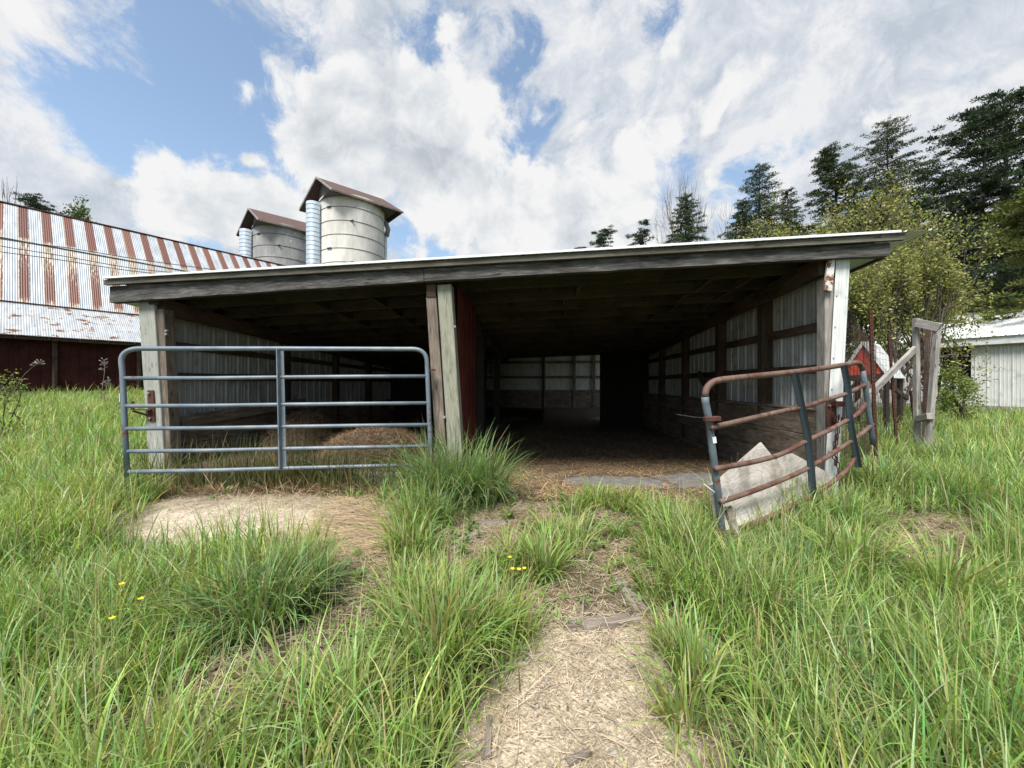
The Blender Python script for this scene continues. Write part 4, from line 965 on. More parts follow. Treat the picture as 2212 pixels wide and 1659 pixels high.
scrap(1225, 1650, 1275, 1625, .035, .015, 'pale wood chip at the bottom right of the path', .7)
for i, (u, v, r, lab) in enumerate(((1322, 1560, .012, 'small pale stone right of the splintered stick'), (1395, 1563, .010, 'tiny light stone at the right side of the gravel path'), (1325, 1705-80, .014, 'flat tan stone near the bottom of the path'),
        (653, 1402, .012, 'white pebble in the left bare spot'), (1390, 1290, .012, 'grey stone beside the long rotten board'), (1270, 1500, .011, 'round stone in the middle of the gravel'), (1180, 1470, .010, 'small stone by the left edge of the gravel'), (1420, 1480, .011, 'small stone by the right edge of the gravel'))):
    c = gpt(u, v); m = MB(); n = 9; R2 = [[c+Vector((r*1.3*math.cos(p_)*math.sin(t)*(1+.15*math.sin(3*p_+i)), r*math.sin(p_)*math.sin(t), .004+r*.7*math.cos(t))) for p_ in np.linspace(0, 6.283, n, endpoint=False)] for t in (.3, .9, 1.5, 2.2)]
    for j in range(3):
        for k in range(n): k2 = (k+1) % n; m.poly([R2[j][k], R2[j][k2], R2[j+1][k2], R2[j+1][k]])
    m.poly(R2[0][::-1]); tag(m.build('stone', 'stone', smooth=True), lab, 'stone', 'stones on the path')
def buttercup(u, v, h, lab):
    """(u, v) is where the flower head stands in the picture"""
    lo, hi = .8, 12
    for _ in range(40):
        y = (lo+hi)/2; x = (u-1106)/832*y
        if 829.5-832*(float(gz(x, y))+h)/y > v: lo = y
        else: hi = y
    c = Vector((x, y, float(gz(x, y)))); s = thing('buttercup', c, lab, 'flower', 'yellow flowers in the grass')
    tp = c+Vector((0, 0, h)); MB().tube([c+Vector((.03, .01, 0)), c+Vector((.02, .01, h*.5)), tp], .0015, 5).build('stem', plain_green, s)
    m = MB()
    for k in range(6):
        a = k*math.pi/3; d = Vector((math.cos(a), math.sin(a), .55)); e = Vector((-math.sin(a), math.cos(a), 0)); m.poly([tp, tp+d*.008-e*.006, tp+d*.016, tp+d*.008+e*.006])
    m.build('petals', 'flower', s)
plain_green = plain('stem green', (.12, .22, .05), (.08, .15, .04), 20)
for u, v, h, lab in ((1101, 1205, .30, 'topmost yellow flower of the group of four beside the path'), (1107, 1230, .28, 'leftmost low yellow flower of the group of four beside the path'), (1121, 1231, .28, 'middle low yellow flower of the group of four beside the path'), (1132, 1229, .28, 'rightmost yellow flower of the group of four beside the path'),
        (263, 1263, .35, 'yellow flower highest up in the left grass'), (304, 1295, .35, 'yellow flower lower right of the other one in the left grass'), (242, 1337, .3, 'faint small yellow flower lowest in the left grass')): buttercup(u, v, h, lab)
# dry weed stalks
def stalk(pts, y, lab, seeds=True):
    q = [P(u, v, y) for u, v in pts]; s = thing('dry_weed', q[0], lab, 'weed', 'dry weed stalks')
    m = MB(); m.tube(smooth_path(q, 3), .009, 5, r1=.004); m.build('stem', 'palebark', s)
    if seeds:
        m = MB(); top = q[-1]
        for k in range(14): c = q[-1].lerp(q[-2], random.random()*1.0); d = Vector((random.uniform(-.08, .08), random.uniform(-.05, .05), random.uniform(-.0, .07))); m.tube([c, c+d], .004, 4); m.tube([c+d*.8, c+d*1.3], .012, 5)
        m.build('seed_head', 'palebark', s)
stalk([(218, 862), (222, 830), (226, 800), (225, 776)], 9, 'brown seeded stalk in front of the red barn wall, left of the gate')
stalk([(225, 862), (231, 835), (236, 815)], 9.2, 'shorter forked stalk right of the seeded one')
stalk([(28, 850), (50, 812), (75, 790), (90, 783)], 8, 'bent pale stalk in front of the barn window')
stalk([(2155, 1010), (2152, 960), (2147, 908)], 5.4, 'thin straight white stalk in the right grass', False)
stalk([(2090, 930), (2089, 885), (2087, 850)], 11, 'thin pale stalk in front of the white wall', False)

# ------------------------------------------------------------------ trees
def segs_mesh(S, n=5):
    """S: array (N, 8) p0 p1 r0 r1 -> tapered prisms"""
    S = np.asarray(S, float); p0, p1, r0, r1 = S[:, :3], S[:, 3:6], S[:, 6], S[:, 7]; d = p1-p0; d /= np.linalg.norm(d, axis=1)[:, None]+1e-9
    h = np.where(np.abs(d[:, 2:3]) < .9, np.array([[0, 0, 1.]]), np.array([[1., 0, 0]])); x = np.cross(d, h); x /= np.linalg.norm(x, axis=1)[:, None]; y = np.cross(d, x)
    V = np.zeros((len(S), 2*n, 3))
    for a in range(n):
        t = 2*math.pi*a/n; o = x*math.cos(t)+y*math.sin(t); V[:, a] = p0+o*r0[:, None]; V[:, n+a] = p1+o*r1[:, None]
    pat = np.array([[a, (a+1) % n, n+(a+1) % n, n+a] for a in range(n)]).ravel(); loops = (np.arange(len(S))[:, None]*2*n+pat[None]).ravel()
    return V.reshape(-1, 3), loops, np.arange(len(S)*n)*4
def leaves(pos, size, aspect=.5, axis=None, flat=0.0):
    """rhombic leaves; axis = preferred long direction"""
    N = len(pos); a = rng.normal(size=(N, 3)) if axis is None else axis+rng.normal(size=(N, 3))*.35
    a /= np.linalg.norm(a, axis=1)[:, None]; b = rng.normal(size=(N, 3)); b[:, 2] *= (1-flat); b -= a*(a*b).sum(1)[:, None]; b /= np.linalg.norm(b, axis=1)[:, None]
    s = np.asarray(size)[:, None]*np.ones((N, 1)); V = np.stack([pos, pos+a*s*.5+b*s*aspect*.5, pos+a*s, pos+a*s*.5-b*s*aspect*.5], 1)
    return V.reshape(-1, 3), np.arange(N*4), np.arange(N)*4
def tint(N, c, var=.35, hue=.15):
    k = (1+var*(rng.random(N)*2-1))[:, None]; h = 1+hue*(rng.random((N, 3))*2-1); return np.array(c)*k*h
SP = {}
def spruce(x, y, ztop_, rad, label, base=-1.3, key=None, dens=1.0, col=(.042, .062, .026), group='dark conifers beyond the shed'):
    H_ = ztop_-base; s = thing('spruce_tree', (x, y, base), label, 'tree', group); S = [(x, y, base, x, y, ztop_-.3, .018*H_, .02)]
    Pn, Ax, Sz = [], [], []; z = .06*H_; C0 = np.array((x, y, base))
    while z < H_*.985:
        f = z/H_; Lr = rad*(1-f)**.76*(.8+.3*rng.random())+.15; nb = int(5+3*rng.random()); a0 = rng.random()*6.28
        for k in range(nb):
            L = Lr*(.6+.55*rng.random()); a = a0+k*6.28/nb+rng.normal()*.25; d = np.array((math.cos(a), math.sin(a), 0)); n = max(3, int(L/.28))
            zt = z+rng.normal()*.12; prev = C0+np.array((0, 0, zt)); side_ = np.array((-d[1], d[0], 0))
            for j in range(1, n+1):
                t = j/n; q = C0+d*L*t+np.array((0, 0, zt+(.25*(1-f))*math.sin(t*2.2)*L*.3-.32*L*t*t*(1.1-f)+ (.35*L*t if f > .85 else 0)))
                S.append((*prev, *q, .03*(1-t)+.008, .03*(1-t)+.006)); prev = q
                m_ = int((6+9*t)*dens*(.6+.8*(1-f))); o = (rng.random(m_)-.5)*2*.45*L*(1-t*.75)*.55
                pp = q+side_*o[:, None]+d*rng.normal(0, .12, m_)[:, None]+np.array((0, 0, 1.))*rng.normal(0, .05, m_)[:, None]-np.array((0, 0, .10))*np.abs(o)[:, None]
                ax = d*.6+side_*np.sign(o)[:, None]*.5+np.array((0, 0, -.55-.4*rng.random())); Pn.append(pp); Ax.append(ax*np.ones((m_, 3))); Sz.append((.17+.22*rng.random(m_))*(.45+.65*(1-f)))
        z += (.26+.20*(1-f))*(H_/16)**.5
    v, l, st = segs_mesh(S, 4); np_mesh('trunk', v, l, st, 'bark', s)
    Pn = np.concatenate(Pn); Ax = np.concatenate(Ax); Sz = np.concatenate(Sz); v, l, st = leaves(Pn, Sz, .34, Ax); np_mesh('crown', v, l, st, 'needle', s, np.repeat(tint(len(Pn), col, .5), 4, 0))
    return s
def pine(x, y, ztop_, rad, label, base=-1.3, col=(.034, .056, .027), nl=42, lean=0.0, low=.22, skew=0, group='dark conifers beyond the shed'):
    H_ = ztop_-base; s = thing('pine_tree', (x, y, base), label, 'tree', group); C0 = np.array((x, y, base)); S = []
    tr_ = lambda z: C0+np.array((lean*z/H_*H_*.05+.15*math.sin(z*.5), 0, z)); k = 12
    for i in range(k): S.append((*tr_(H_*.96*i/k), *tr_(H_*.96*(i+1)/k), .017*H_*(1-i/k)+.03, .017*H_*(1-(i+1)/k)+.03))
    Pn, Ax, Sz = [], [], []
    for i in range(nl):
        f = low+(1-low)*(i+rng.random())/nl; z = f*H_*.98; a = rng.random()*6.28; shape = math.sin(min(1, (1-f)/.8+.06)*1.5); L = rad*shape*(.55+.6*rng.random())+.3
        if skew: L *= 1+skew*math.cos(a)
        d = np.array((math.cos(a), math.sin(a), 0)); n = max(4, int(L/.5)); prev = tr_(z); up = .05+.55*f
        for j in range(1, n+1):
            t = j/n; q = tr_(z)+d*L*t+np.array((rng.normal()*.08, rng.normal()*.08, L*(up*t*t-.12*t)+rng.normal()*.08)); S.append((*prev, *q, .05*(1-t)+.015, .05*(1-t)+.012)); prev = q
            if t > .25:
                for c_ in range(int(2+3*rng.random())):
                    cl = q+rng.normal(size=3)*np.array((.30, .30, .13))*(1+.15*L); S.append((*q, *cl, .012, .006)); m_ = int(60+40*rng.random())
                    dirs = rng.normal(size=(m_, 3)); dirs /= np.linalg.norm(dirs, axis=1)[:, None]; dirs[:, 2] = np.abs(dirs[:, 2])*.8-.1
                    Pn.append(cl+dirs*rng.random((m_, 1))*np.array((.36, .36, .17))); Ax.append(dirs+np.array((0, 0, .3))); Sz.append(.11+.13*rng.random(m_))
    v, l, st = segs_mesh(S, 5); np_mesh('trunk', v, l, st, 'bark', s)
    Pn = np.concatenate(Pn); Ax = np.concatenate(Ax); Sz = np.concatenate(Sz); v, l, st = leaves(Pn, Sz, .30, Ax); np_mesh('crown', v, l, st, 'needle', s, np.repeat(tint(len(Pn), col, .55), 4, 0))
    return s
def branching(p, d, L, r, depth, S, tips, spread=.6, up=.15, kids=(2, 3), shrink=.74, wig=.18):
    n = 3; q = p
    for i in range(n):
        d = d+rng.normal(size=3)*wig+np.array((0, 0, up*.35)); d = d/np.linalg.norm(d); q2 = q+d*L/n; S.append((*q, *q2, r*(1-.3*i/n), r*(1-.3*(i+1)/n))); q = q2
        if depth <= 1: tips.append((q, d))
    if depth <= 0: return
    for k in range(rng.integers(kids[0], kids[1]+1)):
        e = d+rng.normal(size=3)*spread; e[2] += up; e /= np.linalg.norm(e); branching(q, e, L*shrink*(.8+.4*rng.random()), r*.66, depth-1, S, tips, spread, up, kids, shrink, wig)
def broadleaf(name, x, y, base, L0, depth, label, leafn=0, leafs=.06, col=(.16, .19, .035), up=.15, spread=.6, r=.09, stems=1, bark='bark', spr=.14, lean=(0, 0), group=None, cat='tree', kids=(2, 3), shrink=.74, tilt=.35, wig=.18, fit=None, keep=None):
    s = thing(name, (x, y, base), label, cat, group); S, tips = [], []
    for k in range(stems):
        a = rng.random()*6.28; t = tilt*(rng.random()+.3) if stems > 1 else .05; d = np.array((math.cos(a)*t+lean[0], math.sin(a)*t+lean[1], 1.)); d /= np.linalg.norm(d)
        branching(np.array((x, y, base))+np.array((math.cos(a), math.sin(a), 0))*.08*(stems > 1), d, L0*(.8+.4*rng.random()), r, depth, S, tips, spread, up, kids, shrink, wig)
    if fit:   # fit the grown tree to the height and half width seen in the photograph
        A_ = np.array(S); T_ = np.array([t[0] for t in tips]); b0 = np.array((x, y, base)); kz = (fit[0]-base)/(np.percentile(T_[:, 2], 99.5)-base); kx = fit[1]/np.percentile(np.hypot(T_[:, 0]-x, T_[:, 1]-y), 97)
        k3 = np.array((kx, kx, kz)); A_[:, :3] = b0+(A_[:, :3]-b0)*k3; A_[:, 3:6] = b0+(A_[:, 3:6]-b0)*k3
        if keep: A_ = A_[(A_[:, 7] > .02) | keep(A_[:, 3:6])]
        S = A_; tips = [(b0+(t[0]-b0)*k3, t[1]) for t in tips]
        if keep: T_ = np.array([t[0] for t in tips]); kk = keep(T_); tips = [t for t, q in zip(tips, kk) if q]
    v, l, st = segs_mesh(S, 4 if depth > 5 else 5); np_mesh('trunk', v, l, st, bark, s)
    if leafn:
        T = np.array([t[0] for t in tips]); D = np.array([t[1] for t in tips]); N = len(T)*leafn; i = np.repeat(np.arange(len(T)), leafn)
        pos = T[i]+rng.normal(size=(N, 3))*spr; v, l, st = leaves(pos, leafs*(.6+.8*rng.random(N)), .55, D[i]*.5+rng.normal(size=(N, 3))*.7)
        cc = tint(len(T), col, .3, .12)[i]*tint(N, (1, 1, 1), .25, .08); np_mesh('crown', v, l, st, 'leaf', s, np.repeat(cc, 4, 0))
    return s
def TX(u, y): return (u-1106)/832*y
def TZ(v, y): return (829.5-v)/832*y
spruce(TX(1917, 34), 34, TZ(252, 34), 9.9, 'tallest dark spruce, pointed, right of the bushy pine over the shed roof', dens=4.0)
spruce(TX(1640, 36), 36, TZ(347, 36), 7.8, 'dark pointed spruce above the middle of the right roof half', dens=3.4)
spruce(TX(1702, 37), 37, TZ(405, 37), 4.8, 'short dark spruce close behind the right shoulder of the pointed one', dens=3.2)
spruce(TX(1590, 36), 35, TZ(440, 36), 3.9, 'low dark spruce at the left foot of the pointed one', dens=3.2)
spruce(TX(1481, 38), 38, TZ(418, 38), 6.0, 'dense narrow spruce standing between two bare trees', dens=4.5, col=(.042, .072, .028))
pine(TX(1385, 42), 42, TZ(478, 42), 2.6, 'small dark pine just left of the narrow spruce', nl=26, low=.4)
pine(TX(1303, 45), 45, TZ(492, 45), 3.6, 'low rounded pine top, leftmost conifer over the shed roof', nl=30, low=.5)
pine(TX(1253, 46), 46, TZ(530, 46), 1.8, 'tip of a small pine barely rising over the roof edge', nl=14, low=.6)
pine(TX(1803, 33), 33, TZ(322, 33), 3.8, 'bushy pine with a blunt top left of the tallest spruce', nl=85, low=.2, col=(.045, .066, .028))
pine(TX(2122, 23), 23, TZ(222, 23), 4.2, 'large pine with layered limbs and a visible trunk, left one of the pair at right', nl=75, low=.10, skew=-.25)
pine(TX(2168, 24.5), 24.5, TZ(192, 24.5), 3.4, 'tallest pine of the right edge, just behind the layered one', nl=46, low=.12)
pine(TX(2235, 21), 21, TZ(250, 21), 4.2, 'big pine cut by the right edge of the picture', nl=56, low=.08, col=(.038, .06, .025))
pine(TX(2262, 16), 16, TZ(420, 16), 3.0, 'lower yellow green pine at the right edge in front of the big ones', nl=44, low=.30, col=(.10, .12, .03))
broadleaf('bare_tree', TX(1432, 44), 44, -1.3, 5.6, 6, 'leafless pale tree left of the narrow spruce', bark='palebark', r=.16, up=.35, spread=.36, shrink=.78, group='bare trees beyond the shed', fit=(TZ(412, 44), 5.5))
broadleaf('bare_tree', TX(1555, 44), 44, -1.3, 5.8, 6, 'leafless pale tree right of the narrow spruce', bark='palebark', r=.16, up=.35, spread=.36, shrink=.78, group='bare trees beyond the shed', fit=(TZ(410, 44), 6.0))
# yellow-green willows between shed and outbuilding
broadleaf('willow_tree', TX(1935, 11.6), 11.6, -1.3, 1.45, 6, 'leafy yellow green willow filling the gap between the shed and white building', 4, .075, (.27, .285, .09), up=.10, spread=.62, r=.08, stems=5, spr=.10, group='budding willows', tilt=.55, shrink=.76, fit=(TZ(500, 11.6), 1.75), keep=lambda q: (q[:, 2] > .1+1.6*np.clip((q[:, 0]/q[:, 1]-1.0)/.06, 0, 1)) | (rng.random(len(q)) < .12))
broadleaf('willow_tree', TX(2010, 13.4), 13.4, -1.3, 1.35, 6, 'looser yellow green willow overhanging the roof of the white building', 3, .08, (.27, .285, .09), up=.08, spread=.62, r=.07, stems=4, spr=.11, group='budding willows', tilt=.6, shrink=.76, fit=(TZ(505, 13.4), 2.5), keep=lambda q: (q[:, 2] > 2.5-.8*rng.random(len(q))) | (rng.random(len(q)) < .12))
broadleaf('willow_tree', TX(1800, 15.5), 15.5, -1.3, 2.5, 6, 'broad yellow green willow crown rising over the right end of the shed roof', 3, .10, (.27, .28, .085), up=.14, spread=.58, r=.10, stems=5, spr=.15, group='budding willows', tilt=.45, shrink=.76, fit=(TZ(455, 15.5), 3.3))
broadleaf('willow_tree', TX(1655, 18), 18, -1.3, 2.3, 6, 'low yellow green willow crown at the foot of the pointed spruce', 3, .11, (.26, .27, .085), up=.10, spread=.6, r=.09, stems=4, spr=.16, group='budding willows', tilt=.6, shrink=.76, fit=(TZ(490, 18), 2.8))
broadleaf('shrub', TX(2090, 11), 11, -1.3, .75, 4, 'small leafy shrub in front of the white building window', 5, .07, (.20, .26, .07), up=.15, spread=.6, r=.03, stems=4, spr=.08, cat='shrub', tilt=.6, fit=(TZ(790, 11), .5))
# behind the barn
broadleaf('bare_tree', TX(25, 44), 44, -.6, 5.8, 6, 'leafless tree behind the barn ridge at the far left', bark='bark', r=.2, up=.22, spread=.45, shrink=.8, group='trees behind the barn', fit=(TZ(392, 44), 3.6))
pine(TX(78, 41), 41, TZ(424, 41), 3.2, 'dark conifer top showing over the barn ridge', base=-.6, nl=40, low=.55, group='trees behind the barn')
broadleaf('leafy_tree', TX(148, 46), 46, -.6, 5.0, 5, 'light green leafy tree top right of the conifer over the barn ridge', 12, .28, (.09, .13, .045), up=.25, spread=.42, r=.18, spr=.35, shrink=.78, group='trees behind the barn', fit=(TZ(428, 46), 2.6))
broadleaf('shrub', TX(15, 8.5), 8.5, float(gz(-11, 8.5)), .62, 2, 'small leafy bush at the left edge before the barn window', 6, .06, (.20, .25, .06), up=.2, spread=.5, r=.015, stems=3, spr=.06, cat='shrub', fit=(TZ(805, 8.5), .35))
# distant tree line closes the horizon
def treeline():
    v_, l_, s_, c_ = [], [], [], []; N = 26000; ang = rng.uniform(-1.45, 1.45, N); dist = rng.uniform(75, 100, N)
    h = 7+3*np.sin(ang*9)+2*np.sin(ang*23+1)+1.5*np.sin(ang*51); z = -1.5+h*rng.random(N)**.8
    pos = np.stack([np.sin(ang)*dist, np.cos(ang)*dist, z], 1); v, l, s = leaves(pos, 1.0+1.2*rng.random(N), .8); o = np_mesh('distant_woods', v, l, s, 'leaf', None, np.repeat(tint(N, (.07, .09, .04), .4), 4, 0), loc=(0, 0, -1.5))
    tag(o, 'low distant woods closing the horizon behind the farm', 'woods', kind='stuff')
treeline()

# ------------------------------------------------------------------ grass and straw
GREENS = [(.20, .30, .075), (.155, .26, .09), (.295, .375, .10), (.135, .235, .11), (.45, .49, .25)]
def inshed(x, y, f=-.02):
    a, b = W2S(x, y); return ((a > -4.75) & (a < 3.75) & (b > f) & (b < 16.5)) | ((a > -3.2) & (a < 8) & (b > 7.4) & (b < 16.5))
def grass_region(x0, x1, y0, y1, dens, hmul, wmul, seg, clump=22, spreadc=.055, tall=None, keepmask=True):
    A_ = (x1-x0)*(y1-y0); nc = int(A_*dens/clump); cx, cy = rng.uniform(x0, x1, nc), rng.uniform(y0, y1, nc)
    vis = (np.abs(cx) < 1.40*cy+.5); cx, cy = cx[vis], cy[vis]; ok = ~inshed(cx, cy); cx, cy = cx[ok], cy[ok]
    if keepmask:
        s, g, st, d = masks(cx, cy); bare = np.maximum.reduce([s*1.15, g*1.05, st*.97, d*.85]); ok = rng.random(len(cx)) > np.clip(bare*1.7, 0, .992); cx, cy = cx[ok], cy[ok]; bare = bare[ok]
    else: bare = np.zeros(len(cx))
    hf_ = .55+.30*np.sin(cx*2.1+1.3*np.sin(cy*1.7))*np.sin(cy*2.6+.9)+.25*rng.random(len(cx)); uu, vv = uvof(cx, cy); low = np.clip(ell(uu, vv, [(640, 1480, 260, 130), (420, 1620, 160, 60), (1075, 1655, 110, 90), (1400, 1330, 90, 90), (1640, 1215, 110, 50)]), 0, 1); hf_ = np.clip(hf_, .25, 1.1)*(1-.55*bare)*(1-.45*low)
    n = len(cx); rep = rng.poisson(clump, n); i = np.repeat(np.arange(n), rep); N = len(i); ph = rng.random(N)*6.283; rad = np.abs(rng.normal(0, spreadc, N))
    x = cx[i]+np.cos(ph)*rad; y = cy[i]+np.sin(ph)*rad; ok = ~inshed(x, y); i, ph, rad, x, y = i[ok], ph[ok], rad[ok], x[ok], y[ok]; N = len(i)
    L = (.12+.42*rng.random(N)**1.1)*hf_[i]*1.2*hmul; fr = rng.random(N); L = np.where(fr < .3, L*.55, L)
    lean = np.clip(rad/spreadc*.22+rng.normal(0, .16, N), -.1, 1.0); bend = np.abs(rng.normal(.9, .75, N)); ph = ph+rng.normal(0, .5, N)
    w_ = (.0045+.0045*rng.random(N))*wmul; V, l, st_, k = blades(np.stack([x, y, gz(x, y)-.01], 1), ph, L, w_, lean, bend, seg, rng.normal(0, .6, N))
    pal = np.array(GREENS); ci = rng.integers(0, len(pal), n); big = .5+.5*np.sin(cx*1.1+2*np.sin(cy*.9)); base = pal[ci]*.5+(pal[0]*(1-big)[:, None]+pal[2]*big[:, None])*.5
    cc = base[i]*(.7+.6*rng.random(N))[:, None]; dry = rng.random(N) < .05; cc[dry] = np.array((.36, .30, .15))*(.6+.6*rng.random(dry.sum()))[:, None]
    cc = np.clip(cc*(1+.13*rng.normal(size=(N, 3))), .01, .7); pale = rng.random(N) < .035; cc[pale] = np.array((.50, .54, .36))*(.7+.5*rng.random(pale.sum()))[:, None]
    C = np.repeat(cc, k, 0).reshape(N, k, 3); t = np.linspace(0, 1, k)[None, :, None]; C = C*(1+.25*t)
    return V, l, st_, C.reshape(-1, 3)
def tuft(cu, cv, r, h, n_, col=(.10, .18, .06), bendm=1.35, wm=1.15):
    n = int(n_*.55); c = gpt(cu, cv); ph = rng.random(n)*6.283; q = np.sqrt(rng.random(n))*r; x, y = c.x+np.cos(ph)*q, c.y+np.sin(ph)*q*.8; ok = ~inshed(x, y, -.03); ph, q, x, y = ph[ok], q[ok], x[ok], y[ok]; N = len(x)
    L = h*(.35+.85*rng.random(N)); lean = q/r*.32+rng.normal(0, .2, N); bend = np.abs(rng.normal(bendm, .75, N)); V, l, s, k = blades(np.stack([x, y, gz(x, y)-.01], 1), ph+rng.normal(0, .45, N), L, (.007+.006*rng.random(N))*wm, lean, bend, 6, rng.normal(0, .5, N))
    mixc = rng.random(N)[:, None]; cc = (np.array(col)*(1-.5*mixc)+np.array((.26, .36, .11))*.5*mixc)*(.6+.8*rng.random(N))[:, None]*(1+.14*rng.normal(size=(N, 3))); dr = rng.random(N) < .08; cc[dr] = np.array((.42, .36, .2))*(.5+.6*rng.random(dr.sum()))[:, None]; cc = np.clip(cc, .01, .6); return V, l, s, np.repeat(cc, k, 0)
parts = []
parts.append(grass_region(-3.2, 3.6, .95, 2.6, 4600, 1.0, 1.25, 6, 20, .07))
parts.append(grass_region(-6.0, 6.0, 2.6, 4.6, 2700, 1.05, 1.4, 5, 20, .07))
parts.append(grass_region(-9.5, -4.2, 4.2, 8.0, 1000, 1.05, 2.2, 4, 22, .10)); parts.append(grass_region(3.4, 11.5, 4.4, 8.0, 1000, 1.1, 2.2, 4, 22, .10))
parts.append(grass_region(-26, -4.6, 8.0, 19, 300, 1.25, 3.0, 3, 22, .16, keepmask=False)); parts.append(grass_region(3.9, 22, 8.0, 17, 340, 1.2, 3.0, 3, 22, .16, keepmask=False))
parts.append(grass_region(-45, -10, 19, 34, 60, 1.6, 6, 3, 22, .4, keepmask=False))
blue = (.18, .275, .12); yel = (.28, .37, .11)
for t in ((880, 1075, .16, .42, 420, blue), (930, 1085, .20, .85, 900, blue), (985, 1090, .24, .85, 1300, blue), (1045, 1085, .20, .75, 900, blue), (1080, 1080, .12, .40, 300, blue), (900, 1140, .16, .42, 420, yel), (880, 1190, .14, .40, 380, yel), (950, 1130, .15, .45, 420, blue),
          (955, 1440, .15, .50, 620, yel), (900, 1420, .12, .42, 320, yel), (1020, 1400, .12, .38, 260, yel), (860, 1330, .12, .35, 260, yel), (960, 1300, .12, .34, 260, yel),
          (560, 1350, .20, .46, 900, blue), (470, 1340, .16, .42, 500, yel), (640, 1310, .16, .40, 560, blue), (690, 1270, .10, .34, 260, blue), (420, 1270, .15, .38, 400, yel),
          (1170, 1240, .13, .36, 500, yel), (1100, 1225, .12, .32, 340, yel), (1060, 1250, .10, .28, 240, yel), (1210, 1200, .08, .22, 120, yel), (1310, 1235, .04, .12, 50, yel), (1450, 1400, .10, .3, 160, yel), (1240, 1355, .03, .10, 40, yel), (1480, 1560, .10, .35, 160, yel), (1430, 1230, .12, .30, 260, yel), (1420, 1300, .09, .26, 150, yel), (1180, 1150, .09, .24, 180, yel), (1280, 1030, .08, .30, 90, yel), (1100, 1075, .10, .28, 200, yel), (1290, 1095, .16, .32, 480, yel), (1350, 1100, .15, .30, 420, yel), (1240, 1110, .10, .26, 200, yel), (1400, 1115, .12, .30, 300, yel), (1330, 1160, .08, .22, 120, yel),
          (1440, 1150, .18, .36, 620, yel), (1490, 1200, .18, .40, 620, yel), (1410, 1190, .10, .3, 240, yel), (1480, 1290, .14, .34, 400, yel), (1350, 1225, .05, .14, 60, yel), (1600, 1260, .18, .30, 400, yel), (1700, 1230, .2, .32, 400, blue), (1810, 1130, .22, .40, 600, blue), (1900, 1060, .3, .5, 900, blue), (2040, 1010, .3, .5, 800, blue),
          (300, 1080, .16, .36, 300, blue), (350, 1060, .16, .30, 300, blue), (1650, 1340, .18, .42, 500, yel), (1850, 1240, .2, .46, 600, yel), (2050, 1300, .2, .48, 600, yel), (1500, 1480, .12, .40, 300, yel), (650, 1560, .14, .42, 420, yel), (760, 1600, .12, .44, 380, yel), (2000, 925+20, .3, .55, 500, (.06, .11, .045))): parts.append(tuft(*t))
# fringe growing up in front of the raised slab behind the blue gate
def fringe():
    N = 2600; a = rng.uniform(AL-.1, -.95, N); b = rng.uniform(-.36, -.08, N); ok = rng.random(N) < (.35+.65*np.clip(np.sin(a*2.3+1)+.5, 0, 1)); a, b = a[ok], b[ok]; N = len(a)
    x, y = a*CA+b*SA, Y0-a*SA+b*CA; h = .36+.42*rng.random(N)**1.5; V, l, s, k = blades(np.stack([x, y, gz(x, y)-.01], 1), rng.random(N)*6.28, h, .006+.006*rng.random(N), rng.normal(.05, .12, N), np.abs(rng.normal(.7, .6, N)), 6, rng.normal(0, .6, N))
    cc = np.array((.12, .155, .06))*(.6+.7*rng.random(N))[:, None]; d = rng.random(N) < .25; cc[d] = np.array((.32, .26, .14))*(.6+.6*rng.random(d.sum()))[:, None]; return V, l, s, np.repeat(cc, k, 0)
parts.append(fringe())
V, l, s, c = joined(parts); print('grass blades verts', len(V)); g = np_mesh('grass', V, l, s, 'grass', None, c, loc=(0, 0, -1.5)); tag(g, 'long spring meadow grass around the shed and path', 'grass', kind='stuff')
# clover-like ground cover low between the blades
def cover():
    N = 60000; x, y = rng.uniform(-4.5, 5, N), rng.uniform(.95, 4.4, N); ok = (np.abs(x) < 1.4*y+.3) & ~inshed(x, y); x, y = x[ok], y[ok]; s, g, st, d = masks(x, y); b = np.maximum(s, g); ok = (rng.random(len(x)) > np.clip(b*1.6, 0, .985)) & (rng.random(len(x)) > st*.85); x, y = x[ok], y[ok]; N = len(x)
    pos = np.stack([x, y, gz(x, y)+.004+.035*rng.random(N)], 1); v, l, st_ = leaves(pos, .010+.014*rng.random(N), .7, np.stack([rng.normal(size=N), rng.normal(size=N), .3+0*x], 1), .5)
    o = np_mesh('ground_cover', v, l, st_, 'leaf', None, np.repeat(tint(N, (.13, .20, .05), .35), 4, 0), loc=(0, 0, -1.5)); tag(o, 'tiny low leaves between the grass blades', 'ground cover', kind='stuff')
cover()
